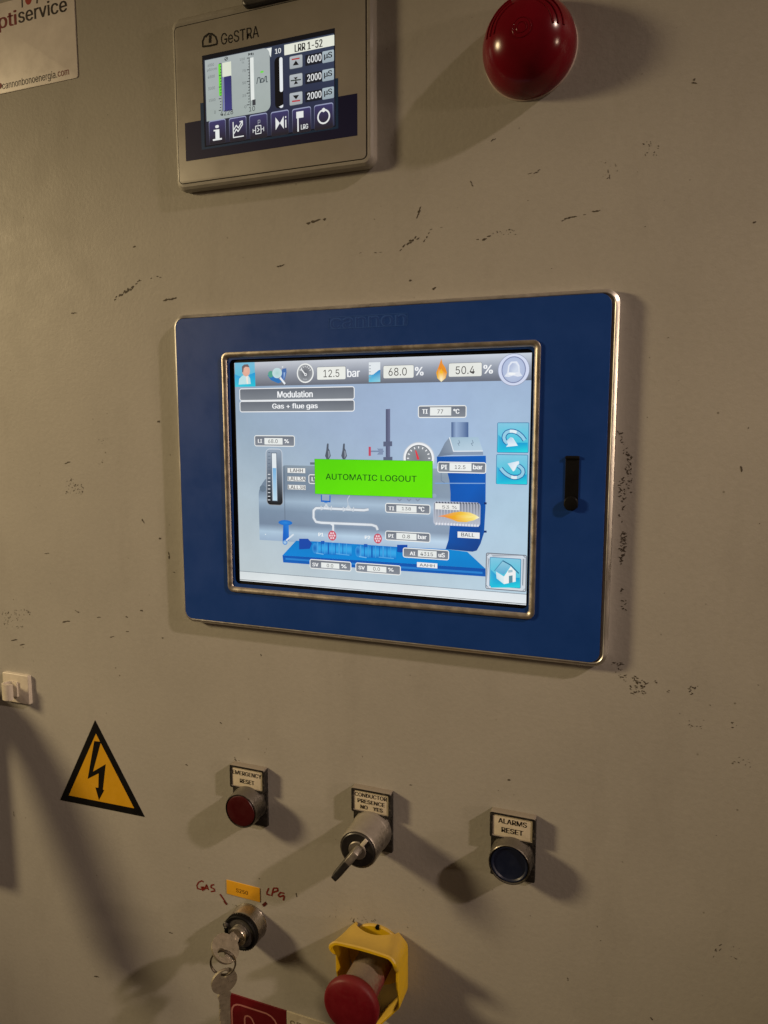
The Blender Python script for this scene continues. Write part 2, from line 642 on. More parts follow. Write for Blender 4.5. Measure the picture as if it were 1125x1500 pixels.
# ================================================================== the painted cabinet wall
def build_wall():
    bm = bmesh.new()
    X0, X1, Z0, Z1, T = -1.25, 1.15, -1.0, 0.95, 0.03
    vs_ = [bm.verts.new((x, y, z)) for x in (X0, X1) for y in (0, T) for z in (Z0, Z1)]
    for f in ((0, 1, 3, 2), (4, 6, 7, 5), (0, 4, 5, 1), (2, 3, 7, 6), (0, 2, 6, 4), (1, 5, 7, 3)):
        bm.faces.new([vs_[i] for i in f])
    bmesh.ops.recalc_face_normals(bm, faces=bm.faces)

    hh = [0.00006]

    def flake(x, z, l, w, ang, irr=0.35):
        n = 7
        ca, sa = math.cos(ang), math.sin(ang)
        pts = []
        for i in range(n):
            a = 2 * math.pi * i / n + R.uniform(-.3, .3)
            k = 1 + R.uniform(-irr, irr)
            px, pz = l / 2 * k * math.cos(a), w / 2 * k * math.sin(a)
            pts.append(bm.verts.new((x + px * ca - pz * sa, -hh[0], z + px * sa + pz * ca)))
        hh[0] = 0.00006 + (hh[0] - 0.00006 + 0.0000007) % 0.00005
        f = bm.faces.new(pts)
        f.normal_update()
        if f.normal.y > 0:
            f.normal_flip()
        f.material_index = 1

    def scratch(u0, v0, u1, v1, w=0.0007, n=None, jit=0.0008, broken=0.0):
        a, b = Vector(W(u0, v0)), Vector(W(u1, v1))
        d = b - a
        n = n or max(1, int(d.length / 0.0016))
        ang = math.atan2(d.y, d.x)
        for i in range(n):
            if R.random() < broken:
                continue
            t = (i + 0.5) / n
            p = a + d * t + Vector((R.uniform(-jit, jit), R.uniform(-jit, jit)))
            taper = 0.5 + 0.8 * math.sin(math.pi * min(1, max(0.08, t)))
            flake(p.x, p.y, d.length / n * R.uniform(1.0, 1.6), w * taper * R.uniform(.7, 1.2), ang + R.uniform(-.25, .25))

    def speckle(u0, v0, u1, v1, n, s=0.0011, slope=0.0):
        for _ in range(n):
            t = R.random()
            u = u0 + (u1 - u0) * R.random()
            v = v0 + (v1 - v0) * t + slope * (u - u0)
            x, z = W(u, v)
            k = R.uniform(.35, 1.3)
            flake(x, z, s * k * R.uniform(.8, 2.0), s * k * 0.55, R.uniform(-1.2, 1.2), 0.45)

    # strokes read off the panel's visible wear
    scratch(449, 328, 468, 322, 0.0019, 3, 0.0002)
    scratch(474, 322, 477, 321, 0.0012, 1, 0)
    scratch(616, 303, 611, 320, 0.0013, 4, 0.0002)
    scratch(585, 366, 613, 347, 0.0011, None, 0.0010, .15)
    scratch(622, 354, 630, 338, 0.0010, None, 0.0008, .2)
    scratch(630, 337, 648, 333, 0.0005, None, 0.0003, .3)
    scratch(699, 351, 724, 346, 0.0009, None, 0.0008, .25)
    speckle(722, 336, 756, 346, 14, 0.0009)
    scratch(822, 323, 845, 317, 0.0009, None, 0.0004, .1)
    scratch(853, 314, 880, 307, 0.0007, None, 0.0005, .25)
    scratch(633, 424, 639, 421, 0.0014, 2, 0.0002)
    scratch(599, 412, 603, 410, 0.0011, 1, 0)
    scratch(406, 391, 416, 388, 0.0008, 3, 0.0001)
    scratch(527, 371, 559, 369, 0.0005, None, 0.0004, .5)
    scratch(168, 437, 200, 417, 0.0013, None, 0.0014, .2)
    scratch(180, 430, 197, 419, 0.0012, None, 0.0008, .1)
    scratch(201, 413, 207, 410, 0.0008, 3, 0.0004)
    scratch(221, 407, 237, 405, 0.0009, None, 0.0006, .2)
    scratch(239, 441, 248, 438, 0.0014, 3, 0.0001)
    scratch(248, 439, 259, 436, 0.0014, 3, 0.0001)
    scratch(194, 362, 199, 361, 0.0011, 1, 0)
    scratch(105, 459, 112, 458, 0.0008, 2, 0.0002)
    scratch(1014, 124, 1018, 117, 0.0009, 3, 0.0005)
    scratch(1012, 121, 1022, 122, 0.0006, 3, 0.0004)
    scratch(1103, 326, 1108, 325, 0.0012, 1, 0)
    speckle(940, 205, 966, 228, 16, 0.0008)
    speckle(880, 236, 905, 262, 10, 0.0007)
    scratch(889, 238, 893, 262, 0.0004, None, 0.0005, .3)
    scratch(690, 266, 694, 274, 0.0006, 2, 0.0004)
    scratch(770, 258, 805, 243, 0.0004, None, 0.0009, .4)
    scratch(720, 206, 726, 202, 0.0007, 2, 0.0005)
    for q in ((905, 628, 912, 640, 5), (908, 640, 914, 655, 7), (913, 655, 919, 665, 5), (916, 664, 926, 694, 26), (918, 694, 926, 722, 14),
              (907, 700, 915, 728, 20), (910, 728, 916, 748, 6), (907, 752, 913, 770, 4), (909, 777, 916, 816, 40), (907, 812, 915, 826, 14),
              (908, 862, 913, 870, 5), (910, 876, 917, 896, 7), (896, 970, 912, 985, 16), (905, 985, 920, 998, 8),
              (922, 990, 935, 1016, 18), (930, 994, 948, 1016, 26), (958, 995, 962, 1000, 3), (1008, 1004, 1023, 1018, 10),
              (1009, 1055, 1028, 1068, 7), (1068, 1057, 1082, 1067, 4), (976, 1010, 981, 1016, 3)):
        speckle(*q, s=0.0012)
    speckle(1072, 1108, 1100, 1124, 14, 0.0007)
    scratch(1085, 683, 1087, 690, 0.0012, 2, 0.0001)
    speckle(0, 893, 46, 901, 30, 0.0011)
    speckle(6, 900, 34, 920, 34, 0.0010)
    speckle(96, 704, 122, 723, 46, 0.0010)
    speckle(100, 698, 110, 706, 8, 0.0010)
    scratch(95, 679, 104, 677, 0.0010, 3, 0.0006)
    speckle(142, 641, 152, 650, 7, 0.0007)
    speckle(144, 673, 153, 680, 6, 0.0008)
    for u, v, du, dv, w in ((231, 618, 3, -1, .0013), (208, 760, 3, 6, .0011), (233, 789, 3, 0, .0014), (66, 811, 6, -1, .0008),
                            (92, 911, 10, -1, .0011), (110, 894, 6, 3, .0008), (206, 894, 3, 1, .001), (184, 903, 3, 1, .0009),
                            (142, 904, 5, 0, .0006), (162, 933, 5, -1, .0008), (185, 925, 4, 0, .0008), (17, 938, 8, -1, .0011),
                            (29, 945, 7, -1, .0011), (237, 934, 3, 1, .0010), (247, 808, 1, 10, .0010), (254, 838, 2, 0, .0008),
                            (138, 1430, 7, 1, .0012), (248, 1366, 5, 1, .0008), (20, 1188, 1, 8, .0008), (272, 1120, 3, 1, .0008),
                            (344, 1112, 2, 3, .0008), (322, 1058, 3, 2, .0008), (382, 958, 1, 3, .0010), (743, 1142, 4, 1, .0010),
                            (600, 1150, 3, 0, .0007), (596, 1357, 2, 3, .0007), (953, 1490, 3, 4, .0009), (831, 1432, 2, 5, .0007),
                            (434, 1308, 1, 6, .0012)):
        scratch(u, v, u + du, v + dv, w, 2, 0.0002)
    scratch(1047, 1396, 1058, 1382, 0.0005, None, 0.0010, .35)
    scratch(1038, 1415, 1050, 1398, 0.0004, None, 0.0012, .3)
    speckle(1068, 1384, 1086, 1406, 10, 0.0006)
    for _ in range(170):
        speckle(0, 0, 1125, 1500, 1, 0.00055)
    # crumbs of dirt above buttons
    speckle(340, 1322, 366, 1330, 12, 0.0009)
    speckle(512, 1344, 552, 1351, 16, 0.0010)
    speckle(480, 1330, 540, 1345, 6, 0.0007)
    speckle(340, 1110, 352, 1116, 4, 0.0008)
    me = bpy.data.meshes.new('wall')
    bm.to_mesh(me)
    bm.free()
    me.materials.append(M['wall'])
    me.materials.append(M['chip'])
    o = bpy.data.objects.new('wall', me)
    COL.objects.link(o)
    ORG[o.name] = Vector((0, 0, 0))
    o['kind'] = 'structure'
    return o


wall = build_wall()

# marker pen words on the wall
hw = crop(260, 1270, 5.357)
INK = (122, 34, 22)
g = Flat(0.00015, 0.00001)
for st in ([(205, 118), (190, 108), (165, 120), (152, 145), (158, 170), (185, 176), (206, 158), (182, 158)], [(206, 158), (196, 188)],
           [(208, 182), (228, 140), (244, 180)], [(214, 168), (240, 166)],
           [(288, 138), (266, 142), (262, 160), (288, 172), (292, 188), (262, 192)]):
    g.line([hw(*p) for p in st], 0.0011, INK)
g.line([hw(333, 212), hw(352, 238), hw(372, 268)], 0.0013, INK)
g.line([hw(366, 266), hw(388, 294)], 0.0019, (98, 30, 20))
g.build('handwriting', M['print'], wall, label='red marker word GAS with a slanting stroke')
g = Flat(0.00015, 0.00001)
for st in ([(716, 166), (702, 196), (700, 214), (728, 222)], [(752, 168), (738, 228)], [(752, 166), (784, 166), (788, 186), (748, 200)],
           [(838, 206), (806, 200), (790, 222), (800, 234), (836, 222)], [(838, 224), (830, 262)]):
    g.line([hw(*p) for p in st], 0.0012, INK)
g.line([hw(670, 304), hw(698, 280)], 0.0024, (80, 24, 16))
g.build('handwriting', M['print'], wall, label='red marker word LPG with a short thick stroke')

# ================================================================== operator panel
pan = thing('operator_panel', 'large blue operator panel with a lit boiler diagram and green logout message', 'control panel', 0, 0)
PW, PH = 0.3128, 0.2296
fr = MB()
fr.loft([fr.rrect(0, 0, PW, PH, .0092, 0.0, 12), fr.rrect(0, 0, PW, PH, .0092, .0052, 12), fr.rrect(0, 0, PW - .0005, PH - .0005, .0090, .0057, 12),
         fr.rrect(0, 0, PW - .0038, PH - .0038, .0074, .0071, 12), fr.rrect(0, 0, PW - .0048, PH - .0048, .0069, .0073, 12),
         fr.rrect(0, 0, PW - .0058, PH - .0058, .0064, .0069, 12), fr.rrect(0, 0, PW - .0058, PH - .0058, .0064, .0045, 12)], cap0=True, cap1=True)
fr.build('frame', M['alu'], pan, angle=20)
bz = MB()
bz.frame(-.0012, 0, [(PW - .0070, PH - .0060, .0065, .0066), (PW - .0070, PH - .0060, .0065, .0071), (PW - .0073, PH - .0063, .0063, .0072),
                     (.216, .163, .004, .0072), (.216, .163, .004, .0066)])
fp = bz.build('front_plate', M['blue'], pan, angle=10)
ib = MB()
ib.frame(-.0018, -.0006, [(.2262, .1746, .0048, .0071), (.2262, .1746, .0048, .0080), (.2254, .1738, .0045, .0086), (.2236, .1720, .0038, .0088),
                          (.2216, .1700, .0030, .0087), (.2186, .1668, .0022, .0074), (.2178, .1660, .0020, .0062)])
ib.build('screen_bezel', M['alu_inner'], pan)
gk = MB()
gk.slab(-.0018, -.0006, .2205, .1690, .002, .0052, .00575, .0001)
gk.build('screen_surround', M['black_clean'], pan)
# embossed maker's name: outlined letters pressed in the foil
lg = Flat(.00722, .00002)
lc = crop(470, 450, 8.036)
EMB = (40, 84, 164)
lg.text('cannon', lc(105, 130), lc(1010, 212), EMB, 'inter', 0.07)
lg.text('cannon', (484.5, 467.2), (595.3, 475.9), (23, 65, 144), 'inter', -0.004)
lg.outline(lc(92, 118), lc(1022, 214), .0008, .00035, EMB)
o = lg.build('logo', M['print'], pan)
# USB cover
ub = MB()
ub.slab(.1319, .0006, .0082, .0320, .0008, .0071, .0078, .0003)
ub.slab(.1319, -.0125, .0086, .0088, .0040, .0077, .0101, .0008)
ub.slab(.1319, .0155, .0086, .0016, .0004, .0077, .0086, .0003)
ub.build('usb_cover', M['black_clean'], pan)

# ---- the lit screen
HS = .0060
A = crop(330, 490, 4.5)
B = crop(560, 490, 4.6875)
Cc = crop(330, 680, 4.5)
D = crop(560, 680, 4.6875)
Ec = crop(400, 760, 3.5156)
LX, LZ = .1056, .0792
s = Flat(HS - .0001)
# background: cool grey field brighter to the lower left and right
gx = [-1, -.5, 0, .5, 1]
gz = [1, .4, -.2, -.8, -1]
tone = [[(146, 167, 190), (152, 172, 198), (156, 177, 206), (159, 180, 211), (160, 181, 213)],
        [(150, 170, 188), (156, 176, 200), (160, 180, 208), (163, 186, 216), (167, 192, 218)],
        [(174, 191, 202), (172, 191, 206), (170, 192, 212), (172, 198, 220), (176, 204, 223)],
        [(185, 198, 204), (184, 199, 208), (182, 200, 212), (182, 204, 218), (184, 208, 224)],
        [(190, 202, 206), (188, 202, 208), (186, 202, 212), (186, 206, 218), (188, 210, 224)]]
for j in range(4):
    for i in range(4):
        s.raw([(gx[i] * LX, gz[j] * LZ), (gx[i] * LX, gz[j + 1] * LZ), (gx[i + 1] * LX, gz[j + 1] * LZ), (gx[i + 1] * LX, gz[j] * LZ)],
              [tone[j][i], tone[j + 1][i], tone[j + 1][i + 1], tone[j][i + 1]])
s.up()
# footer strip
zf = W(*Cc(98, 706), HS)[1]
s.raw([(-LX, zf), (-LX, -LZ), (LX, -LZ), (LX, zf)], [(214, 222, 224), (224, 230, 232), (228, 234, 238), (222, 230, 236)])
s.raw([(-LX, zf), (-LX, zf + .0004), (LX, zf + .0004), (LX, zf)], (130, 140, 150))
s.up()
s.raw([(-LX, -LZ + .0006), (-LX, -LZ + .0010), (LX, -LZ + .0010), (LX, -LZ + .0006)], (90, 96, 100))
s.up()
scr = s.build('screen', M['screen'], pan)

hb = Flat(HS, .00002)
zh = W(*A(65, 343), HS)[1]
zm = zh + (LZ - zh) * .55
hb.raw([(-LX, LZ), (-LX, zm), (LX, zm), (LX, LZ)], [(196, 200, 208), (150, 155, 166), (156, 164, 178), (204, 212, 224)])
hb.raw([(-LX, zm), (-LX, zh), (LX, zh), (LX, zm)], [(150, 155, 166), (104, 108, 118), (104, 110, 124), (156, 164, 178)])
hb.up()
hb.build('header_bar', M['screen'], scr)

WHT = (236, 238, 236)
GRY = (112, 119, 130)
DRK = (62, 62, 66)
H1 = HS + .00012


def readout(F, tl, br, tag_t, tag_a, tag_b, box_a, box_b, val, val_a, val_b, unit=None, unit_a=None, unit_b=None, h=H1 + .00022):
    f = Flat(h, .00002)
    f.rbox(F(*tl), F(*br), .0016, WHT)
    f.rbox(F(*tl), F(*br), .0014, GRY, (132, 138, 148), grow=-.00062)
    if box_a:
        f.box(F(*box_a), F(*box_b), (232, 236, 234))
    if tag_t:
        f.text(tag_t, F(*tag_a), F(*tag_b), (244, 246, 246), bold=.05)
    if val:
        f.text(val, F(*val_a), F(*val_b), DRK, bold=.004)
    if unit:
        f.text(unit, F(*unit_a), F(*unit_b), (244, 246, 246), bold=.05)
    return f.build('readout', M['screen'], scr)


# header icons
f = Flat(H1, .00002)
f.box(A(62, 187), A(197, 343), (120, 186, 214), (40, 186, 214))
f.poly([A(62, 262), A(110, 282), A(197, 250), A(199, 343), A(65, 345)], [(60, 160, 214), (50, 158, 216), (30, 150, 214), (30, 196, 216), (60, 200, 220)])
f.poly([A(88, 330), A(92, 292), A(112, 272), A(128, 268), A(150, 268), A(164, 290), A(168, 326)], (190, 226, 230))
f.poly([A(134, 268), A(148, 268), A(152, 326), A(142, 326)], (238, 232, 224))
f.ellipse(A(137, 240), 26 / 4.5, 36 / 4.5, (222, 170, 150), (230, 180, 160))
f.poly([A(112, 248), A(110, 212), A(124, 198), A(150, 196), A(160, 216), A(134, 212), A(122, 222), A(118, 250)], (112, 96, 96))
f.build('user_icon', M['screen'], scr)
f = Flat(H1, .00002)
f.poly([A(278, 268), A(300, 300), A(350, 322), A(372, 312), A(350, 290), A(310, 262)], (44, 116, 184))
f.ellipse(A(300, 262), 18 / 4.5, 22 / 4.5, (84, 160, 140))
f.poly([A(378, 226), A(402, 222), A(404, 250), A(392, 300), A(372, 300), A(366, 250)], (70, 110, 172))
f.poly([A(384, 250), A(396, 250), A(386, 300)], (150, 180, 220))
f.ellipse(A(342, 254), 32 / 4.5, 34 / 4.5, (196, 220, 224), (170, 208, 204))
f.line([A(362, 284), A(394, 326)], .0014, (232, 238, 244))
f.ellipse(A(378, 214), 5 / 4.5, 5 / 4.5, (220, 226, 232))
f.build('search_icon', M['screen'], scr)
f = Flat(H1, .00002)
f.ellipse(A(527, 255), 56 / 4.5, 65 / 4.5, WHT)
f.ellipse(A(527, 255), 48 / 4.5, 56 / 4.5, (146, 150, 156), (96, 100, 108))
for k in range(7):
    t = math.radians(150 - 20 * k)
    f.line([A(527 + 34 * math.cos(t), 258 - 42 * math.sin(t)), A(527 + 44 * math.cos(t), 258 - 52 * math.sin(t))], .0005, (226, 228, 230))
f.line([A(532, 268), A(499, 226)], .0009, (236, 238, 240))
f.ellipse(A(530, 264), 9 / 4.5, 10 / 4.5, (232, 234, 236))
f.ellipse(A(530, 264), 4 / 4.5, 4 / 4.5, (110, 114, 120))
f.text('bar', A(514, 288), A(542, 299), (190, 194, 200))
f.build('gauge_icon', M['screen'], scr)


def hval(F, a, b, val, va, vb, unit, ua, ub_):
    f = Flat(H1, .00002)
    f.rbox(F(*a), F(*b), .0010, (128, 132, 140), grow=.0003)
    f.rbox(F(*a), F(*b), .0009, (232, 234, 228))
    f.text(val, F(*va), F(*vb), (66, 64, 64), bold=-.006)
    f.text(unit, F(*ua), F(*ub_), (244, 246, 248), bold=.03)
    f.build('value_box', M['screen'], scr)


hval(A, (605, 216), (793, 294), '12.5', (647, 233), (752, 280), 'bar', (803, 228), (888, 279))
hval(B, (8, 216), (215, 296), '68.0', (43, 230), (168, 281), '%', (224, 223), (284, 281))
hval(B, (457, 199), (682, 285), '50.4', (504, 219), (634, 270), '%', (694, 209), (760, 268))
f = Flat(H1, .00002)
f.box(A(946, 184), A(1022, 312), (226, 232, 236))
f.poly([A(946, 268), A(975, 264), A(1010, 236), A(1022, 232), A(1022, 312), A(946, 314)], [(120, 190, 220), (70, 160, 210), (40, 130, 200), (30, 130, 200), (150, 214, 230), (110, 200, 226)])
for k in range(5):
    f.line([A(948, 206 + 20 * k), A(960, 206 + 20 * k)], .0004, (130, 140, 150))
f.build('level_icon', M['screen'], scr)
f = Flat(H1, .00002)
f.poly([B(405, 165), B(414, 200), B(432, 225), B(445, 262), B(434, 300), B(405, 325), B(378, 300), B(370, 262), B(384, 228), B(394, 200)],
       [(232, 150, 60)] * 3 + [(236, 150, 30), (242, 190, 60), (250, 240, 200), (242, 190, 60), (236, 160, 40), (232, 140, 40), (232, 140, 60)])
f.poly([B(405, 232), B(418, 262), B(420, 292), B(405, 318), B(390, 292), B(392, 262)],
       [(244, 176, 40), (248, 190, 50), (250, 214, 100), (252, 246, 220), (250, 214, 100), (248, 190, 50)])
f.build('flame_icon', M['screen'], scr)
f = Flat(H1, .00002)
f.ellipse(B(902, 242), 110 / 4.6875, 112 / 4.6875, (150, 158, 182), n=48)
f.ellipse(B(902, 242), 106 / 4.6875, 108 / 4.6875, (214, 222, 244), (200, 206, 230), n=48)
f.ellipse(B(902, 242), 84 / 4.6875, 92 / 4.6875, (120, 130, 168), n=48)
f.ellipse(B(902, 242), 78 / 4.6875, 86 / 4.6875, (176, 190, 220), (196, 206, 230), n=48)
f.poly([B(838, 288), B(858, 262), B(864, 214), B(884, 186), B(925, 184), B(942, 212), B(946, 262), B(962, 284), B(930, 290), B(900, 282), B(868, 292)],
       (226, 232, 244))
f.poly([B(870, 258), B(874, 218), B(892, 196), B(918, 196), B(932, 218), B(934, 256), B(902, 262)], [(176, 188, 216)] * 3 + [(210, 220, 238)] * 4)
f.ellipse(B(890, 270), 26 / 4.6875, 9 / 4.6875, (246, 248, 250))
f.build('alarm_bell_button', M['screen'], scr)

# text bars
for a, b, t, ta, tb in (((92, 356), (853, 428), 'Modulation', (343, 374), (577, 413)), ((94, 439), (853, 508), 'Gas + flue gas', (309, 455), (610, 495))):
    f = Flat(H1, .00002)
    f.rbox(A(*a), A(*b), .0018, (238, 240, 242))
    f.rbox(A(*a), A(*b), .0017, (104, 110, 120), (128, 134, 142), grow=-.0006)
    f.text(t, A(*ta), A(*tb), (246, 248, 250), bold=.03)
    f.build('text_bar', M['screen'], scr)

# boiler drawing
f = Flat(H1, .00002)
top = [(382, 686), (400, 683), (463, 681), (662, 690)]
f.poly([A(1058, 492), A(1087, 490), A(1087, 830), A(1058, 832)], [(78, 84, 112), (112, 118, 148), (112, 118, 148), (78, 84, 112)])
f.poly([A(1042, 706), A(1100, 704), A(1100, 736), A(1042, 738)], (92, 100, 126))
f.poly([A(1042, 808), A(1102, 806), A(1102, 836), A(1042, 838)], (92, 100, 126))
f.poly([A(945, 740), A(960, 740), A(960, 800), A(945, 800)], (196, 74, 96))
f.line([A(960, 770), A(1045, 770)], .0010, (120, 140, 170))
f.poly([A(1000, 752), A(1040, 752), A(1040, 792), A(1000, 792), A(1016, 772)], (130, 146, 176))
for cx in (676, 783):
    f.poly([A(cx, 716), A(cx + 6, 722), A(cx + 5, 750), A(cx + 12, 764), A(cx + 20, 800), A(cx + 8, 822), A(cx - 8, 822), A(cx - 18, 800), A(cx - 10, 764), A(cx - 6, 724)],
           (84, 92, 106))
    f.poly([A(cx + 2, 764), A(cx + 10, 770), A(cx + 15, 796), A(cx + 4, 816)], (140, 150, 164))
# shell of the boiler: shaded bands from top to bottom
bl = [(0.0, (128, 144, 158)), (.10, (112, 129, 146)), (.34, (110, 128, 148)), (.47, (150, 172, 192)), (.60, (118, 138, 160)), (.78, (112, 130, 152)),
      (.88, (166, 190, 210)), (1.0, (146, 168, 192))]
x0 = W(*Cc(222, 250), H1)[0]
x1 = W(*D(470, 200), H1)[0]
zt = W(*A(420, 862), H1)[1]
zb = W(*Cc(228, 498), H1)[1]


def bulge(t):
    q = 0.5 if t < .36 else 1.0
    return 0.022 * (1 - min(1, t / .42)) ** 2.2


for (ta, ca), (tb, cb) in zip(bl, bl[1:]):
    for q in range(5):
        t0 = ta + (tb - ta) * q / 5
        t1 = ta + (tb - ta) * (q + 1) / 5
        c0 = tuple(ca[k] + (cb[k] - ca[k]) * q / 5 for k in range(3))
        c1 = tuple(ca[k] + (cb[k] - ca[k]) * (q + 1) / 5 for k in range(3))
        li = lambda c, d: tuple(min(255, v + d) for v in c)
        f.raw([(x0 + bulge(t0), zt + (zb - zt) * t0), (x0 + bulge(t1), zt + (zb - zt) * t1), (x1, zt + (zb - zt) * t1), (x1, zt + (zb - zt) * t0)],
              [li(c0, 6), li(c1, 6), li(c1, 26), li(c0, 26)])
f.up()
xe = W(*Cc(392, 300), H1)[0]
f.raw([(xe, zt), (xe, zb), (xe + .0004, zb), (xe + .0004, zt)], (96, 108, 124))
f.up()
f.ellipse(Cc(248, 160), 20 / 4.5, 22 / 4.5, (104, 122, 140))
f.ellipse(Cc(266, 462), 4 / 4.5, 4 / 4.5, (214, 224, 232))
f.line([A(560, 850), A(596, 850)], .0016, (100, 112, 128))
# furnace end with its stack
f.poly([B(475, 602), B(508, 600), B(508, 706), B(475, 706)], [(66, 92, 138), (150, 174, 208), (150, 174, 208), (66, 92, 138)])
f.poly([B(508, 600), B(592, 602), B(592, 706), B(508, 706)], [(150, 174, 208), (70, 98, 146), (70, 98, 146), (150, 174, 208)])
f.poly([B(462, 706), B(430, 745), B(395, 815), B(380, 838), B(490, 825), B(490, 800)], [(140, 156, 174), (130, 146, 166), (110, 126, 148), (110, 126, 148), (120, 136, 158), (140, 156, 174)])
f.poly([B(462, 706), B(660, 704), B(692, 800), B(490, 802)], [(160, 188, 206), (164, 192, 212), (186, 208, 224), (180, 204, 220)])
f.poly([B(490, 802), B(692, 800), B(694, 826), B(488, 828)], (134, 152, 176))
f.line([B(462, 706), B(490, 802), B(692, 800)], .0006, (226, 234, 242))
f.line([B(526, 724), B(534, 744), B(520, 748), B(530, 764)], .0004, (120, 140, 160))
f.line([B(618, 724), B(626, 744), B(612, 748), B(622, 764)], .0004, (120, 140, 160))
f.poly([B(376, 838), B(712, 832), B(714, 900), B(378, 905)], [(14, 86, 172), (12, 96, 188), (12, 90, 182), (18, 70, 154)])
f.poly([D(450, 60), D(712, 60), D(710, 300), D(700, 470), D(676, 545), D(650, 592), D(620, 600), D(436, 582), D(456, 520), D(468, 400), D(470, 200), D(462, 110)],
       [(10, 80, 166), (12, 92, 184), (12, 92, 182), (14, 84, 168), (18, 70, 150), (20, 64, 136), (20, 62, 132), (14, 74, 150), (11, 82, 168), (11, 86, 176), (11, 86, 176), (12, 82, 168)])
f.line([D(362, 130), D(708, 131)], .0006, (126, 166, 214))
f.line([D(406, 56), D(406, 112), D(430, 128)], .0004, (110, 126, 150))
for yy in (268, 462):
    f.poly([D(700, yy - 7), D(718, yy - 7), D(718, yy + 7), D(700, yy + 7)], (14, 40, 100))
f.ellipse(D(360, 215 / 1.0), 3, 3, (150, 166, 190))
# base plate
f.poly([Cc(470, 503), Cc(600, 508), D(100, 566), D(438, 582), D(585, 600), D(710, 716), D(40, 672), Cc(380, 600)],
       [(8, 124, 200), (6, 128, 204), (6, 132, 208), (6, 136, 212), (6, 136, 212), (8, 124, 200), (5, 134, 214), (5, 130, 212)])
f.poly([Cc(380, 600), D(40, 672), D(710, 716), D(710, 770), D(0, 722), Cc(385, 646)], [(8, 86, 176), (8, 84, 172), (8, 80, 168), (12, 92, 180), (14, 96, 184), (14, 96, 184)])
f.poly([Cc(400, 616), D(0, 690), D(690, 738), D(690, 752), D(0, 704), Cc(400, 628)], (40, 128, 206))
f.poly([Cc(490, 490), Cc(548, 490), Cc(575, 520), Cc(560, 556), Cc(490, 560)], (22, 74, 170))
f.poly([D(104, 552), D(175, 552), D(175, 582), D(132, 606), D(104, 600)], (10, 74, 170))
for F, xa, ya, xb, yb in ((Cc, 582, 512, 836, 590), (Cc, 866, 532, 1130, 612)):
    n = 7
    for k in range(n):
        c0 = (24 + 30 * math.sin(math.pi * k / n), 112 + 56 * math.sin(math.pi * k / n), 196 + 36 * math.sin(math.pi * k / n))
        c1 = (24 + 30 * math.sin(math.pi * (k + 1) / n), 112 + 56 * math.sin(math.pi * (k + 1) / n), 196 + 36 * math.sin(math.pi * (k + 1) / n))
        y0, y1 = ya + (yb - ya) * k / n, ya + (yb - ya) * (k + 1) / n
        f.raw([f.pt(F(xa + 8, y0)), f.pt(F(xa + 8, y1)), f.pt(F(xb, y1 + 12)), f.pt(F(xb, y0 + 12))], [c0, c1, c1, c0])
    f.up()
    f.ellipse(F(xa + 12, (ya + yb) / 2 + 2), 4, (yb - ya) / 2 / 4.5 - 1, (52, 150, 222), (20, 96, 184))
    for k in range(9):
        xx = xa + 30 + k * (xb - xa - 40) / 9
        f.line([F(xx, ya + 2 + k), F(xx, yb - 2 + k)], .0005 if k % 3 else .0011, (18, 96, 184) if k % 2 else (70, 160, 226))
    f.poly([F(xa + 52, ya - 8), F(xa + 76, ya - 8), F(xa + 76, ya + 12), F(xa + 52, ya + 12)], (20, 92, 184))
    f.line([F(xa + 20, yb - 6), F(xa + 70, yb + 2)], .0007, (110, 180, 230))
    f.line([F(xa + 150, yb - 2), F(xb - 14, yb + 8)], .0007, (84, 166, 226))
# blue drain pump with its lever
f.poly([Cc(388, 396), Cc(424, 396), Cc(426, 500), Cc(384, 508)], [(24, 110, 206), (40, 130, 220), (26, 104, 200), (16, 90, 190)])
f.ellipse(Cc(402, 384), 46 / 4.5, 17 / 4.5, (24, 110, 200), (40, 134, 220))
f.line([Cc(402, 506), Cc(456, 460)], .0011, (222, 230, 238))
f.ellipse(Cc(400, 514), 16 / 4.5, 16 / 4.5, (60, 130, 206), (190, 220, 240))
# white feed pipes
PIPE = (222, 228, 234)
f.line([Cc(950, 296), Cc(920, 302), Cc(640, 288), Cc(604, 288), Cc(588, 304), Cc(588, 352), Cc(604, 378), Cc(640, 384), Cc(970, 398), Cc(1000, 408), Cc(1010, 432)], .0024, (150, 162, 178))
f.line([Cc(950, 296), Cc(920, 302), Cc(640, 288), Cc(604, 288), Cc(588, 304), Cc(588, 352), Cc(604, 378), Cc(640, 384), Cc(970, 398), Cc(1000, 408), Cc(1010, 432)], .0015, PIPE)
f.line([Cc(702, 390), Cc(717, 400), Cc(717, 452)], .0015, PIPE)
for cx, cy in ((716, 500), (1018, 520)):
    f.line([Cc(cx, cy - 20), Cc(cx, cy + 14)], .0016, (176, 196, 216))
for cx, cy in ((672, 286), (818, 294)):
    f.line([Cc(cx - 34, cy - 14), Cc(cx - 34, cy + 16)], .0008, (200, 208, 216))
    f.line([Cc(cx + 34, cy - 14), Cc(cx + 34, cy + 16)], .0008, (200, 208, 216))
    f.line([Cc(cx - 30, cy + 12), Cc(cx, cy - 18), Cc(cx + 30, cy + 14)], .0008, (206, 214, 222))
    f.ellipse(Cc(cx, cy - 16), 8 / 4.5, 10 / 4.5, (196, 206, 216))
f.line([Cc(818, 278), Cc(812, 230), Cc(826, 205)], .0006, (186, 198, 210))
f.line([Cc(672, 262), Cc(672, 276)], .0008, (210, 216, 222))
f.poly([Cc(638, 200), Cc(701, 204), Cc(701, 250), Cc(638, 246)], (24, 98, 192))
f.poly([Cc(645, 198), Cc(694, 200), Cc(694, 240), Cc(645, 236)], (150, 168, 190))
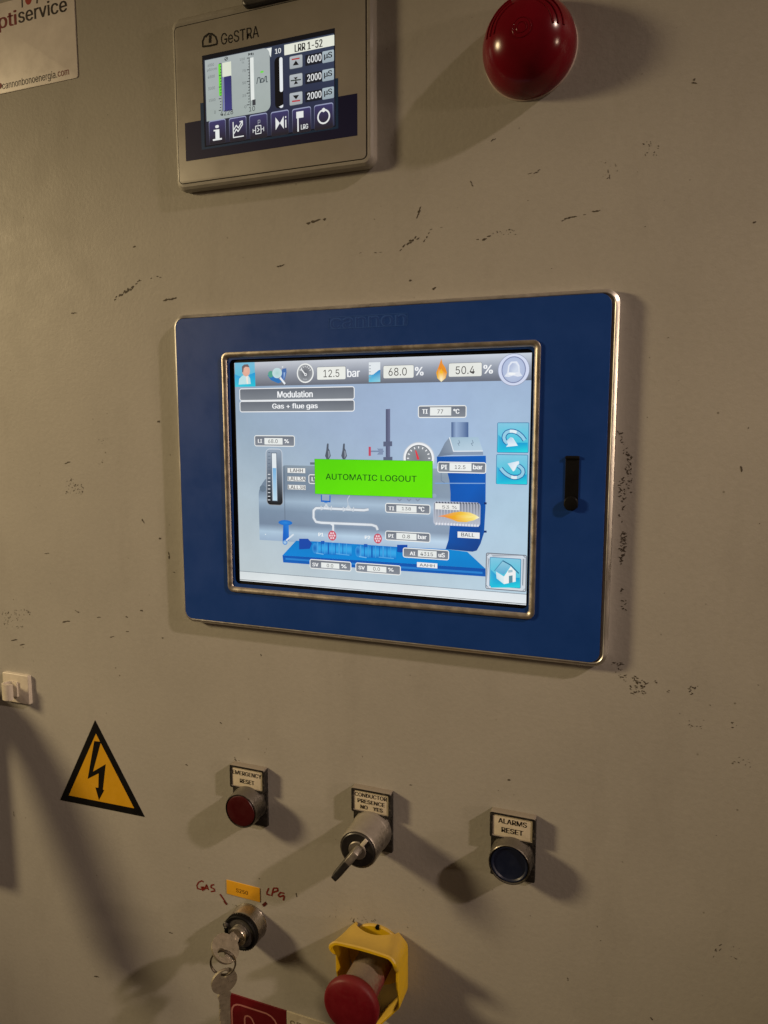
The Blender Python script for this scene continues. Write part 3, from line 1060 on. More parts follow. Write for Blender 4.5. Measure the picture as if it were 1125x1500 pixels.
f.poly([Cc(656, 238), Cc(686, 240), Cc(680, 252), Cc(662, 252)], (30, 110, 200))
for cx in (125, 190, 250):
    f.line([D(cx - 14, 236), D(cx, 250), D(cx + 14, 236)], .0008, (130, 144, 162))
for cx, cy in ((713, 468), (1013, 487)):
    f.ellipse(Cc(cx, cy), 27 / 4.5, 33 / 4.5, (200, 84, 104))
    for k in range(6):
        t = k * math.pi / 3
        f.ellipse(Cc(cx + 15 * math.cos(t), cy + 18 * math.sin(t)), 6 / 4.5, 7 / 4.5, (240, 206, 214))
    f.ellipse(Cc(cx, cy), 6 / 4.5, 7 / 4.5, (236, 196, 204))
f.text('P1', Cc(623, 448), Cc(657, 473), (244, 246, 246), bold=.05)
f.text('P2', Cc(928, 467), Cc(964, 490), (244, 246, 246), bold=.05)
f.build('boiler_drawing', M['screen'], scr)
H2 = H1 + .0011

# dial gauge on the boiler
f = Flat(H2, .00002)
f.ellipse(B(250, 850), 110 / 4.6875, 112 / 4.6875, (196, 204, 214), n=48)
f.ellipse(B(250, 850), 104 / 4.6875, 106 / 4.6875, (240, 242, 244), n=48)
f.ellipse(B(250, 850), 90 / 4.6875, 92 / 4.6875, (96, 102, 110), n=48)
f.ellipse(B(250, 850), 86 / 4.6875, 88 / 4.6875, (140, 146, 152), (120, 126, 132), n=48)
for k in range(9):
    t = math.radians(180 - 22.5 * k)
    f.line([B(250 + 66 * math.cos(t), 850 - 68 * math.sin(t)), B(250 + 80 * math.cos(t), 850 - 82 * math.sin(t))], .0007, (240, 242, 244))
f.poly([B(226, 795), B(234, 795), B(256, 856), B(240, 860)], (224, 60, 72))
f.build('dial_gauge', M['screen'], scr)

# level column
f = Flat(H2, .00002)
f.rbox(A(266, 752), Cc(382, 274), .0032, (208, 216, 226), (150, 154, 160))
f.rbox(A(266, 752), Cc(382, 274), .0030, (150, 166, 184), (20, 22, 26), grow=-.0005)
f.box(A(302, 778), Cc(346, 244), (96, 110, 128))
f.box(A(307, 783), Cc(342, 240), (226, 234, 238))
f.box(A(312, 880), Cc(340, 240), (120, 178, 222), (190, 222, 240))
for k in range(14):
    yy = 778 + 24 * k
    f.line([A(282, yy), A(298, yy)], .0005, (96, 110, 130) if k < 6 else (230, 234, 238))
f.build('level_gauge', M['screen'], scr)

readout(A, (191, 664), (459, 740), 'LI', (215, 689), (243, 714), (258, 682), (378, 726), '68.0', (283, 690), (346, 716), '%', (389, 690), (420, 716), h=H2)
for a, b, t, ta, tb in (((408, 22), (530, 62), 'LAHH', (428, 28), (512, 54)), ((408, 78), (531, 117), 'LALL3A', (413, 82), (529, 110)),
                        ((410, 133), (532, 172), 'LALL3B', (415, 139), (527, 166))):
    f = Flat(H2, .00002)
    f.box(Cc(*a), Cc(*b), (120, 128, 138))
    f.rbox(Cc(*a), Cc(*b), .0002, (232, 234, 232), grow=-.0003)
    f.text(t, Cc(*ta), Cc(*tb), (70, 70, 74), bold=.02)
    f.build('alarm_tag', M['screen'], scr)
readout(Cc, (548, 66), (700, 134), 'LV', (569, 84), (610, 112), None, None, None, None, None, h=H2)
readout(B, (245, 488), (578, 572), 'TI', (273, 513), (312, 544), (328, 500), (473, 556), '77', (378, 515), (418, 543), '°C', (488, 511), (530, 544), h=H2)
readout(B, (379, 872), (713, 956), 'PI', (405, 894), (445, 926), (462, 882), (612, 938), '12.5', (498, 897), (571, 924), 'bar', (623, 893), (690, 927), h=H2 + .0003)
readout(D, (20, 265), (330, 346), 'TI', (42, 289), (82, 317), (97, 282), (235, 332), '138', (134, 293), (197, 318), '°C', (249, 291), (290, 325), h=H2)
readout(D, (20, 455), (330, 540), 'PI', (42, 479), (78, 505), (97, 471), (235, 522), '0.8', (138, 482), (190, 510), 'bar', (244, 483), (305, 516), h=H2)
readout(D, (141, 571), (458, 661), 'AI', (189, 599), (227, 626), (245, 590), (373, 642), '4315', (262, 602), (348, 632), 'uS', (386, 607), (430, 640), h=H2)
readout(Cc, (556, 624), (831, 708), 'SV', (574, 648), (615, 675), (632, 647), (752, 690), '0.0', (669, 656), (712, 682), '%', (764, 659), (800, 686), h=H2)
readout(Cc, (858, 647), (1157, 734), 'SV', (878, 669), (920, 695), (935, 668), (1062, 715), '0.0', (975, 677), (1020, 704), '%', (1074, 682), (1110, 708), h=H2)
for a, b, t, ta, tb in (((238, 672), (378, 716), 'AAHH', (256, 681), (360, 708)), ((517, 462), (668, 512), 'BALL', (542, 470), (633, 500))):
    f = Flat(H2, .00002)
    f.box(D(*a), D(*b), (236, 238, 238))
    f.text(t, D(*ta), D(*tb), (78, 80, 86), bold=.02)
    f.build('alarm_tag', M['screen'], scr)

# burner window with its flame
f = Flat(H2, .00002)
f.rbox(D(350, 252), D(672, 432), .0024, (176, 186, 204))
f.rbox(D(350, 252), D(672, 432), .0022, (118, 124, 138), (192, 198, 210), grow=-.0006)
for k in range(15):
    f.line([D(366 + 20.5 * k, 262), D(366 + 20.5 * k, 420)], .0009, (180, 184, 196))
    f.ellipse(D(372 + 20.5 * k, 262 + .5 * k), 5 / 4.7, 6 / 4.7, (72, 78, 92))
    f.ellipse(D(372 + 20.5 * k, 408 + .9 * k), 7 / 4.7, 8 / 4.7, (226, 228, 236))
f.poly([D(384, 356), D(440, 344), D(490, 330), D(540, 324), D(600, 330), D(645, 348), D(670, 366), D(630, 384), D(580, 396), D(520, 394), D(480, 378), D(430, 362)],
       [(232, 150, 110), (236, 160, 90), (238, 180, 60), (240, 190, 60), (246, 214, 90), (250, 236, 160), (250, 250, 220), (248, 226, 120), (242, 196, 60), (240, 182, 50), (236, 160, 60), (232, 140, 90)])
f.poly([D(420, 356), D(500, 350), D(560, 340), D(630, 360), D(570, 378), D(500, 374)], [(238, 150, 60), (240, 180, 40), (246, 206, 60), (252, 240, 150), (246, 206, 60), (240, 170, 30)])
f.box(D(366, 266), D(533, 315), (236, 236, 232))
f.text('53 %', D(414, 281), D(514, 307), (90, 92, 98), bold=.004)
f.build('burner_window', M['screen'], scr)


# cyan touch tiles
def tile(F, a, b, h=H2):
    f = Flat(h, .00002)
    f.rbox(F(*a), F(*b), .0008, (62, 130, 172))
    f.rbox(F(*a), F(*b), .0007, (132, 200, 226), (30, 196, 220), grow=-.0004)
    (xa, ya), (xb, yb) = a, b
    m = lambda u, v: F(xa + (xb - xa) * u, ya + (yb - ya) * v)
    f.poly([m(.03, .40), m(.2, .56), m(.5, .66), m(.97, .66), m(.97, .97), m(.03, .97)],
           [(60, 168, 214), (40, 156, 212), (24, 150, 208), (24, 160, 212), (40, 216, 226), (34, 196, 222)])
    return f, m


f, m = tile(B, (790, 604), (1004, 814))
for w_, c_ in ((.0030, (34, 104, 164)), (.0019, (150, 206, 230))):
    f.line([m(.88, .58), m(.80, .46), m(.68, .35), m(.55, .29), m(.42, .28), m(.30, .32), m(.23, .40), m(.21, .50), m(.24, .60), m(.32, .68)], w_, c_)
f.line([m(.62, .32), m(.50, .285), m(.40, .285)], .0019, (226, 240, 246))
f.poly([m(.66, .76), m(.28, .80), m(.34, .72), m(.30, .60), m(.42, .48), m(.50, .50)], [(232, 240, 246), (216, 232, 244), (220, 234, 246), (190, 214, 236), (180, 208, 232), (220, 234, 244)])
f.build('touch_button', M['screen'], scr)
f, m = tile(lambda x, y: (560 + x / 4.6875, 490 + y / 4.6875), (783, 822), (997, 1033))
for w_, c_ in ((.0030, (34, 104, 164)), (.0019, (150, 206, 230))):
    f.line([m(.14, .46), m(.22, .56), m(.32, .65), m(.44, .72), m(.57, .76), m(.70, .75), m(.81, .69), m(.86, .60), m(.85, .50), m(.78, .42), m(.70, .37)], w_, c_)
f.line([m(.48, .74), m(.57, .76), m(.66, .755)], .0019, (226, 240, 246))
f.poly([m(.36, .30), m(.72, .22), m(.74, .30), m(.66, .38), m(.60, .52), m(.54, .56)], [(200, 222, 240), (232, 240, 248), (226, 236, 246), (226, 238, 246), (236, 244, 248), (236, 244, 248)])
f.build('touch_button', M['screen'], scr)
f = Flat(H2, .00002)
f.rbox(D(712, 606), D(988, 878), .0012, (112, 118, 130))
f.rbox(D(712, 606), D(988, 878), .0010, (188, 196, 206), (214, 220, 226), grow=-.0006)
f.rbox(D(712, 606), D(988, 878), .0006, (128, 138, 150), grow=-.0020)
f.rbox(D(712, 606), D(988, 878), .0006, (206, 216, 226), grow=-.0026)
f.build('touch_button_border', M['screen'], scr)
f, m = tile(D, (738, 636), (950, 854), H2 + .0002)
f.poly([m(.20, .46), m(.46, .62), m(.46, .86), m(.22, .68)], [(210, 230, 238), (226, 240, 244), (216, 236, 240), (190, 222, 232)])
f.poly([m(.46, .62), m(.68, .30), m(.84, .46), m(.84, .78), m(.46, .86)], (240, 242, 242))
f.poly([m(.16, .44), m(.42, .12), m(.66, .28), m(.46, .56)], [(108, 180, 214), (150, 206, 226), (130, 196, 222), (90, 166, 208)])
f.line([m(.42, .12), m(.68, .26), m(.94, .52)], .0007, (34, 100, 140))
f.line([m(.42, .12), m(.15, .44)], .0004, (60, 130, 168))
f.poly([m(.62, .60), m(.74, .58), m(.74, .80), m(.62, .83)], (92, 140, 158))
f.poly([m(.60, .42), m(.74, .40), m(.74, .48), m(.60, .50)], (170, 196, 206))
f.build('home_button', M['screen'], scr)

# message
f = Flat(H2 + .0006, .00002)
(x0, z1), (x1, z0) = W(*A(592, 821), H2), W(*D(345, 231), H2)
f.raw([(x0 - .0002, z1 + .0002), (x0 - .0002, z0 - .0002), (x1 + .0002, z0 - .0002), (x1 + .0002, z1 + .0002)], (50, 130, 20))
f.up()
f.raw([(x0, z1), (x0, z0), (x1, z0), (x1, z1)], [(86, 214, 4), (94, 222, 4), (106, 228, 4), (98, 226, 4)])
f.up()
f.text('AUTOMATIC LOGOUT', (477, 693.6), (610.3, 706.2), (10, 64, 18), bold=.012)
f.build('message_box', M['screen'], scr)

# ================================================================== level controller (upper unit)
gs = thing('level_controller', 'grey boxed controller with a small lit bar graph screen, above the blue panel', 'controller', -.073, .258)
HG = .0085
mb = MB()
mb.loft([mb.rrect(-.073, .2575, .1500, .1130, .006, 0, 8), mb.rrect(-.073, .2575, .1516, .1146, .0065, .002, 8), mb.rrect(-.073, .2575, .1516, .1146, .0065, .0045, 8),
         mb.rrect(-.073, .2575, .1500, .1130, .006, .0066, 8), mb.rrect(-.073, .2575, .1470, .1100, .0050, .0080, 8), mb.rrect(-.073, .2575, .1440, .1070, .0040, HG - .0002, 8),
         mb.rrect(-.073, .2575, .1430, .1060, .0036, HG - .0003, 8)])
mb.build('housing', M['housing'], gs, angle=14)
mb = MB()
mb.frame(-.0737, .2563, [(.1434, .1036, .003, HG - .0004), (.1434, .1036, .003, HG), (.1426, .1028, .0028, HG), (.1426, .1028, .0028, HG - .0004)])
mb.build('seam', M['black_clean'], gs)
mb = MB()
mb.slab(-.0737, .2563, .1426, .1028, .0026, HG - .0004, HG, .0001)
ff = mb.build('front_foil', M['foil'], gs)
f = Flat(HG + .00008, .00003)
f.raw([(-.139, .2448), (-.139, .2194), (-.0083, .2194), (-.0083, .2448)], (12, 14, 66))
f.up()
f.raw([(-.1258, .2560), (-.1258, .2254), (-.0216, .2254), (-.0216, .2560)], (24, 62, 112))
f.up()
f.build('blue_band', M['print'], gs)
G2 = crop(230, 0, 3.309)
f = Flat(HG + .00008, .00003)
f.text('GeSTRA', G2(309, 163), G2(494, 180), (16, 14, 14), 'inter', 0.004)
# dome emblem: arch, left sail line, base stroke
f.line([G2(222, 228), G2(221, 200), G2(230, 178), G2(250, 163), G2(266, 164), G2(284, 178), G2(291, 200), G2(290, 214)], .0011, (16, 14, 14))
f.line([G2(222, 226), G2(256, 222), G2(291, 214)], .0011, (16, 14, 14))
f.line([G2(258, 170), G2(256, 208)], .0016, (16, 14, 14))
f.line([G2(250, 163), G2(234, 180)], .0009, (16, 14, 14))
f.build('logo', M['print'], gs)
# its screen
G = crop(290, 40, 5.357)
sx0, sx1, sz0, sz1 = -.1232, -.0236, .2268, .2862
f = Flat(HG + .00012, .00002)
f.raw([(sx0, sz1), (sx0, sz0), (sx1, sz0), (sx1, sz1)], (12, 13, 18))
f.up()
f.raw([(sx0 + .0012, sz1 - .0030), (sx0 + .0012, sz0 + .0008), (sx1 - .0006, sz0 + .0008), (sx1 - .0006, sz1 - .0030)],
      [(44, 50, 66), (34, 32, 44), (40, 44, 70), (54, 64, 86)])
f.up()
gscr = f.build('screen', M['screen'], gs)
HG2 = HG + .00022
f = Flat(HG2, .00002)
f.poly([G(530, 168), G(578, 158), G(572, 236), G(556, 204)], (232, 236, 232))
(x0, z1), (x1, z0) = W(*G(56, 262), HG), W(*G(572, 640), HG)
f.rrect(x0, z0 - .0012, x1, z1, .0045, (168, 176, 176), (160, 170, 166))
f.raw([(x0, z1 - .002), (x0, z0 - .0012), (x0 + .006, z0 - .0012), (x0 + .006, z1 - .002)], [(168, 176, 176), (160, 170, 166), (160, 170, 166), (168, 176, 176)])
f.up()
f.raw([(x0, z1), (x0, z1 - .006), (x0 + .008, z1 - .006), (x0 + .008, z1)], (168, 176, 176))
f.up()
f.raw([(x0, z0 + .006), (x0, z0 - .0012), (x0 + .008, z0 - .0012), (x0 + .008, z0 + .006)], (160, 170, 166))
f.up()
TXT = (96, 102, 104)
f.box(G(160, 290), G(186, 535), (110, 214, 60))
f.box(G(191, 281), G(263, 385), (222, 226, 208))
f.box(G(192, 390), G(208, 658), (104, 108, 170))
f.box(G(204, 390), G(268, 652), (52, 50, 104), (60, 58, 120))
f.box(G(262, 385), G(270, 650), (30, 30, 66))
f.box(G(185, 285), G(191, 660), (60, 64, 70))
for k in range(17):
    yy = 288 + 23 * k
    f.line([G(166 if k % 4 == 0 else 176, yy), G(186, yy - 3)], .0005, (40, 44, 50))
f.box(G(412, 243), G(446, 572), (226, 230, 226))
f.box(G(430, 572), G(456, 612), (60, 62, 66))
f.box(G(408, 244), G(412, 620), (50, 54, 58))
for k in range(17):
    yy = 246 + 23 * k
    f.line([G(388 if k % 4 == 0 else 400, yy), G(410, yy - 3)], .0005, (50, 54, 58))
for t, a, b in (('6000', (82, 294), (132, 306)), ('µS/cm', (78, 330), (154, 342)), ('4500', (84, 386), (138, 398)), ('3000', (86, 478), (140, 490)),
                ('1500', (92, 571), (144, 582)), ('0', (134, 660), (148, 682)), ('100', (334, 250), (374, 262)), ('%', (350, 276), (368, 288)),
                ('75', (354, 340), (382, 354)), ('50', (356, 434), (384, 450)), ('25', (356, 534), (386, 548)), ('0', (372, 620), (388, 640))):
    f.text(t, G(*a), G(*b), TXT)
f.text('4228', G(184, 664), G(284, 686), (28, 30, 32))
f.text('10', G(408, 630), G(456, 660), (28, 30, 32))
f.ellipse(G(230, 254), 14 / 5.357, 15 / 5.357, (44, 48, 52))
f.ellipse(G(230, 254), 10 / 5.357, 11 / 5.357, (168, 176, 176))
f.line([G(222, 264), G(240, 244)], .0005, (44, 48, 52))
f.poly([G(404, 208), G(418, 216), G(432, 204), G(432, 228), G(418, 218), G(404, 232)], (34, 38, 42))
f.line([G(441, 208), G(441, 226)], .0006, (34, 38, 42))
f.line([G(470, 452), G(478, 404), G(494, 402), G(500, 442), G(506, 410), G(520, 408), G(522, 436), G(496, 440), G(498, 418)], .0006, (70, 80, 84))
f.line([G(520, 430), G(532, 428), G(536, 394), G(546, 392), G(546, 436), G(556, 434)], .0006, (70, 80, 84))
f.line([G(510, 348), G(512, 366)], .0010, (110, 214, 70))
f.line([G(498, 360), G(524, 356)], .0009, (110, 214, 70))
f.build('bar_graph', M['screen'], gscr)
f = Flat(HG2, .00002)
f.box(G(678, 139), G(1070, 142), (226, 228, 214))
(x0, z1), (x1, z0) = W(*G(678, 140), HG), W(*G(1070, 143), HG)
f.raw([(x0, z1), (x0, z0 + .0004), (x1, z0 + .0004), (x1, z1)], (226, 228, 214))
f.up()
f.text('LRR 1-52', G(758, 136), G(978, 152), (26, 26, 28), bold=.03)
f.build('title_bar', M['screen'], gscr)
f = Flat(HG2, .00002)
f.text('10', G(604, 170), G(652, 200), (226, 228, 226), bold=.03)
(x0, z1), (x1, z0) = W(*G(600, 240), HG), W(*G(672, 632), HG)
f.rrect(x0, z0, x1, z1, .0032, (10, 10, 14))
f.rbox(G(638, 238), G(668, 505), .0012, (228, 232, 234))
f.poly([G(636, 624), G(670, 606), G(668, 626), G(652, 634)], (220, 224, 228))
f.build('valve_slider', M['screen'], gscr)
for k, (yy, val) in enumerate(((232, '6000'), (377, '2000'), (520, '2000'))):
    f = Flat(HG2, .00002)
    f.rbox(G(716, yy - 4), G(822, yy + 82), .0008, (78, 84, 92))
    f.rbox(G(719, yy), G(820, yy + 78), .0008, (176, 182, 186), (160, 166, 170))
    cx, cy = 768, yy + 36
    if k == 0:
        f.poly([G(cx, cy - 8), G(cx + 24, cy + 26), G(cx - 24, cy + 32)], (20, 20, 24))
        f.poly([G(cx - 32, cy - 20), G(cx + 30, cy - 31), G(cx + 30, cy - 20), G(cx - 32, cy - 9)], (170, 60, 60))
    elif k == 1:
        f.poly([G(cx - 18, cy - 18), G(cx + 16, cy - 24), G(cx, cy - 2)], (20, 20, 24))
        f.poly([G(cx, cy + 4), G(cx + 18, cy + 28), G(cx - 16, cy + 36)], (20, 20, 24))
        f.poly([G(cx - 40, cy + 2), G(cx + 40, cy - 8), G(cx + 40, cy + 2), G(cx - 40, cy + 12)], (50, 60, 54))
    else:
        f.poly([G(cx - 24, cy - 20), G(cx + 26, cy - 26), G(cx + 2, cy + 10)], (20, 20, 24))
        f.poly([G(cx - 30, cy + 20), G(cx + 34, cy + 12), G(cx + 34, cy + 24), G(cx - 30, cy + 32)], (176, 60, 70))
    f.rbox(G(842, yy - 12), G(974, yy + 48), .0004, (26, 29, 38))
    f.text(val, G(858, yy - 4), G(970, yy + 30), (230, 232, 232), bold=.02)
    f.rbox(G(976, yy - 40), G(1068, yy + 34), .0007, (168, 182, 188), (150, 164, 172))
    f.text('µS', G(990, yy - 30), G(1054, yy + 16), (22, 24, 28), bold=.03)
    f.build('limit_row', M['screen'], gscr)
for k, (xa, xb, yt, yb) in enumerate(((86, 222, 738, 905), (244, 384, 716, 884), (404, 548, 693, 862), (572, 716, 668, 838), (740, 890, 644, 815), (912, 1064, 614, 790))):
    f = Flat(HG2, .00002)
    (x0, z1), (x1, z0) = W(*G(xa, yt), HG), W(*G(xb, yb), HG)
    f.rrect(x0, z0, x1, z1, .0014, (150, 156, 186), (44, 42, 52))
    f.rrect(x0 + .0003, z0 + .0002, x1 - .0003, z1 - .0007, .0012, (60, 56, 100), (34, 30, 34))
    wx, wz = x1 - x0, z1 - z0
    q = lambda u, v: (x0 + wx * u, z1 - wz * v)
    IC = (226, 228, 226)
    if k == 0:
        f.rrect(*q(.38, .34), *q(.60, .22), .001, IC)
        f.raw([q(.38, .46), q(.38, .78), q(.62, .78), q(.62, .40), q(.28, .40), q(.28, .46)], IC)
        f.up()
        f.raw([q(.22, .78), q(.22, .85), q(.76, .85), q(.76, .78)], IC)
    elif k == 1:
        f.line([q(.24, .18), q(.24, .82), q(.84, .82)], .0007, IC, True)
        f.line([q(.28, .66), q(.42, .50), q(.52, .60), q(.78, .34)], .0007, IC, True)
        f.line([q(.28, .50), q(.42, .34), q(.54, .46), q(.76, .22)], .0007, IC, True)
        f.line([q(.62, .22), q(.78, .20), q(.78, .36)], .0007, IC, True)
    elif k == 2:
        f.line([q(.34, .48), q(.64, .48), q(.64, .80), q(.34, .80), q(.34, .48)], .0005, IC, True)
        f.line([q(.44, .56), q(.54, .64), q(.44, .72)], .0005, IC, True)
        f.line([q(.20, .66), q(.34, .64)], .0004, IC, True)
        f.line([q(.64, .64), q(.80, .64)], .0004, IC, True)
        f.line([q(.49, .48), q(.49, .26), q(.60, .26), q(.60, .36), q(.50, .36)], .0004, (150, 152, 160), True)
        f.line([q(.20, .58), q(.20, .74)], .0004, IC, True)
        f.line([q(.80, .56), q(.80, .74)], .0004, IC, True)
    elif k == 3:
        f.raw([q(.26, .24), q(.26, .76), q(.50, .50)], IC)
        f.raw([q(.50, .50), q(.72, .76), q(.72, .24)], IC)
        f.up()
        f.raw([q(.80, .40), q(.80, .72), q(.86, .72), q(.86, .40)], IC)
        f.raw([q(.80, .26), q(.80, .33), q(.86, .33), q(.86, .26)], IC)
    elif k == 4:
        f.raw([q(.22, .14), q(.22, .40), q(.60, .40), q(.60, .14)], IC)
        f.up()
        f.raw([q(.27, .40), q(.27, .94), q(.34, .94), q(.34, .40)], IC)
        f.up()
        f.text_raw('LRG', *q(.46, .88), *q(.84, .68), IC, 'inter', .02)
    else:
        c = q(.5, .50)
        r = wx * .30
        f.line([(c[0] + r * math.cos(t * math.pi / 12), c[1] + r * math.sin(t * math.pi / 12)) for t in range(25)], .0010, IC, True)
        f.rrect(c[0] - .0012, c[1] + r - .0014, c[0] + .0012, c[1] + r + .0012, .0012, IC)
    f.build('soft_key', M['screen'], gscr)

# black device peeping in over the controller
mb = MB()
mb.slab(-.0655, .3390, .0480, .0600, .004, 0, .012, .002)
o = mb.build('junction_box', M['black'], at=(-.0655, 0, .3390))
tag(o, 'black rounded device peeping into view above the grey controller', 'device')

# ================================================================== red beacon
BX, BZ, BR = .0997, .2550, .0272
bea = thing('warning_beacon', 'glossy red dome warning beacon at the top of the wall', 'beacon', BX, BZ)
mb = MB()
mb.lathe(BX, BZ, [(BR + .0002, 0), (BR + .0004, .0004), (BR + .0004, .0012), (BR + .0000, .0016)])
mb.build('base_ring', M['white_rim'], bea)
mb = MB()
prof = [(BR - .0002, .0014), (BR, .0026)]
for k in range(1, 22):
    t = k / 21 * math.pi / 2
    prof.append((BR * math.cos(t) ** .92 if k < 21 else .0004, .0050 + .0250 * math.sin(t)))
mb.lathe(BX, BZ, prof, 96)
dm = mb.build('dome', M['red_dome'], bea, angle=60)
mb = MB()
for a0, a1 in ((112, 176), (4, 62)):
    for k in range(3):
        rr = .0165 + .0026 * k
        pts = []
        for q in range(13):
            a = math.radians(a0 + (a1 - a0) * q / 12)
            t = math.acos((rr / BR) ** (1 / .92))
            pts.append(V3(BX + rr * math.cos(a), .0050 + .0250 * math.sin(t) - .0001, BZ + rr * math.sin(a)))
        mb.tube(pts, .00075, 8)
for rr in (.0028, .0052):
    t = math.acos((rr / BR) ** (1 / .92))
    mb.tube([V3(BX + rr * math.cos(q * math.pi / 12), .0050 + .0250 * math.sin(t), BZ + rr * math.sin(q * math.pi / 12)) for q in range(24)], .0003, 8, True)
mb.build('rib', M['red_dome'], dm)

# ================================================================== service sticker, top left
st = thing('service_sticker', 'white sticker with red and black service lettering in the top left corner', 'sticker', -.288, .326)
mb = MB()
mb.slab(-.2880, .3262, .0996, .0650, .0022, 0, .0006, .0001)
mb.build('backing', M['sticker_white'], st)
S = crop(0, 0, 9.375)
f = Flat(.00066, .00002)
RD, BK = (120, 20, 26), (34, 22, 18)
zb_ = (W(31, 34.5)[1] + W(94, 18.1)[1]) / 2
zd_ = W(72, 1.6)[1]
zp_ = W(5, 47.5)[1]
f.text_raw('opti', W(26, 33)[0] - .0300, zp_, W(26, 33)[0], W(24, 15)[1], RD, 'inter', .03)
f.text_raw('service', W(27.8, 30)[0], zb_, W(99, 10)[0], zd_, BK, 'inter', .02)
f.build('lettering', M['print'], st)
f = Flat(.00066, .00002)
f.ellipse((41.5, -2), 5, 9, (168, 52, 40))
f.line([(31.8, -14), (32.6, 11)], .0013, BK)
f.line([(54.5, -14), (54.2, 5)], .0013, BK)
f.build('emblem', M['print'], st)
f = Flat(.00066, .00002)
x0, z1 = W(4, 122, 0)
x1, z0 = W(102, 109, 0)
xc = W(84.5, 113, 0)[0]
f.text_raw('cannonbonoenergia.', x0, z0 - .0022, xc, z0 + .0046, BK, 'inter', .004)
f.text_raw('com', xc + .0008, z0 - .0004, x1, z0 + .0034, RD, 'inter', .004)
f.ellipse((-1, 126), 4, 4.5, RD)
f.build('web_address', M['print'], st)

# ================================================================== high voltage triangle
tcx, tcz, tsd, trot = -.25278, -.26381, .09027, .02498
tri = thing('warning_sign', 'yellow triangular high voltage sticker with a black lightning arrow', 'warning sign', tcx, tcz)


def tripts(rad):
    return [(tcx + rad * math.cos(math.radians(a) + trot), tcz + rad * math.sin(math.radians(a) + trot)) for a in (90, 210, 330)]


mb = MB()
rad = tsd / math.sqrt(3)
mb.prism(tripts(rad), 0, .00025)
mb.build('border', M['black_clean'], tri, smooth=False)
mb = MB()
mb.prism(tripts(rad - .0118), .0001, .00032)
mb.build('yellow_field', M['label_yellow'], tri, smooth=False)
T = crop(0, 960, 4.1667)
f = Flat(.00038, .00002)
f.poly([T(575, 523), T(616, 527), T(567, 710), T(645, 664), T(628, 820), T(636, 823), T(604, 884), T(582, 806), T(600, 808), T(602, 720), T(535, 754)], (10, 9, 8))
f.build('lightning_arrow', M['print'], tri)

# ================================================================== cable clip
cl = thing('cable_clip', 'small cream adhesive cable clip at the left edge', 'cable clip', -.338, -.193)
mb = MB()
mb.slab(-.3372, -.1938, .0298, .0262, .0012, 0, .0034, .0007)
mb.build('base', M['white_plastic'], cl)
mb = MB()
# C-shaped hook, open to the right, on a short foot
hx, hh_ = -.3385, .0088
outr = [(hx + .0062 * math.cos(math.radians(a_)), hh_ + .0056 * math.sin(math.radians(a_))) for a_ in range(268, 14, -14)]
innr = [(hx + .0046 * math.cos(math.radians(a_)), hh_ + .0041 * math.sin(math.radians(a_))) for a_ in range(268, 14, -14)]
prf = outr + list(reversed(innr))
mb.loft([[V3(px_, ph_, -.2010) for px_, ph_ in prf], [V3(px_, ph_, -.1870) for px_, ph_ in prf]])
mb.box(V3(hx + .0012, .0038, -.1940), Vector((1, 0, 0)), Vector((0, 0, 1)), Vector((0, 1, 0)), .0060, .0132, .0022)
mb.build('hook', M['white_plastic'], cl)


# ================================================================== push buttons and selector under the panel
def legend(t, x, ztop, lines, plate_bottom=-.2725):
    mb = MB()
    zc = (ztop + plate_bottom) / 2
    mb.slab(x, zc, .0302, ztop - plate_bottom, .0010, 0, .0024, .0004)
    pl = mb.build('legend_plate', M['black_dusty'], t)
    mb = MB()
    mb.frame(x, ztop - .0092, [(.0306, .0186, .0016, .0022), (.0306, .0186, .0016, .0056), (.0300, .0180, .0012, .0061), (.0272, .0152, .0008, .0061), (.0268, .0148, .0008, .0054), (.0268, .0148, .0008, .0022)])
    mb.build('label_holder', M['black_dusty'], t)
    mb = MB()
    mb.slab(x, ztop - .0092, .0266, .0146, .0008, .0024, .0055, .0001)
    lb = mb.build('label_card', M['sticker_card'], t)
    f = Flat(.00558, .00002)
    for s_, (xa, za, xb, zb) in lines:
        f.text_raw(s_, x + xa, ztop + za, x + xb, ztop + zb, (24, 18, 14), 'inter', .030)
    f.build('legend', M['print'], t)


M['black_dusty'] = mat('dusty_black_plastic', (0.013, 0.012, 0.011), 0.45, var=0.2, bump=0.00005, bscale=1200, dust=0.8, dustcol=(0.30, 0.265, 0.21))
M['sticker_card'] = mat('cream_label_card', (0.62, 0.56, 0.43), 0.5, var=0.08, scale=150)
ER = thing('push_button', 'red push button under the plate reading EMERGENCY RESET', 'push button', -.1038, -.255)
legend(ER, -.1042, -.2248, [('EMERGENCY', (-.0128, -.0074, .0128, -.0040)), ('RESET', (-.0064, -.0136, .0064, -.0102))])
AR = thing('push_button', 'dark blue push button under the plate reading ALARMS RESET', 'push button', .0998, -.255)
legend(AR, .0998, -.2228, [('ALARMS', (-.0096, -.0074, .0096, -.0038)), ('RESET', (-.0073, -.0136, .0073, -.0100))], -.2705)
CP = thing('selector_switch', 'chrome selector switch with a black lever under the plate reading CONDUCTOR PRESENCE', 'switch', -.0017, -.255)
legend(CP, -.0019, -.2245, [('CONDUCTOR', (-.0126, -.0062, .0122, -.0032)), ('PRESENCE', (-.0104, -.0108, .0106, -.0078)), ('NO', (-.0082, -.0152, -.0026, -.0122)), ('YES', (.0016, -.0152, .0090, -.0122))], -.2715)
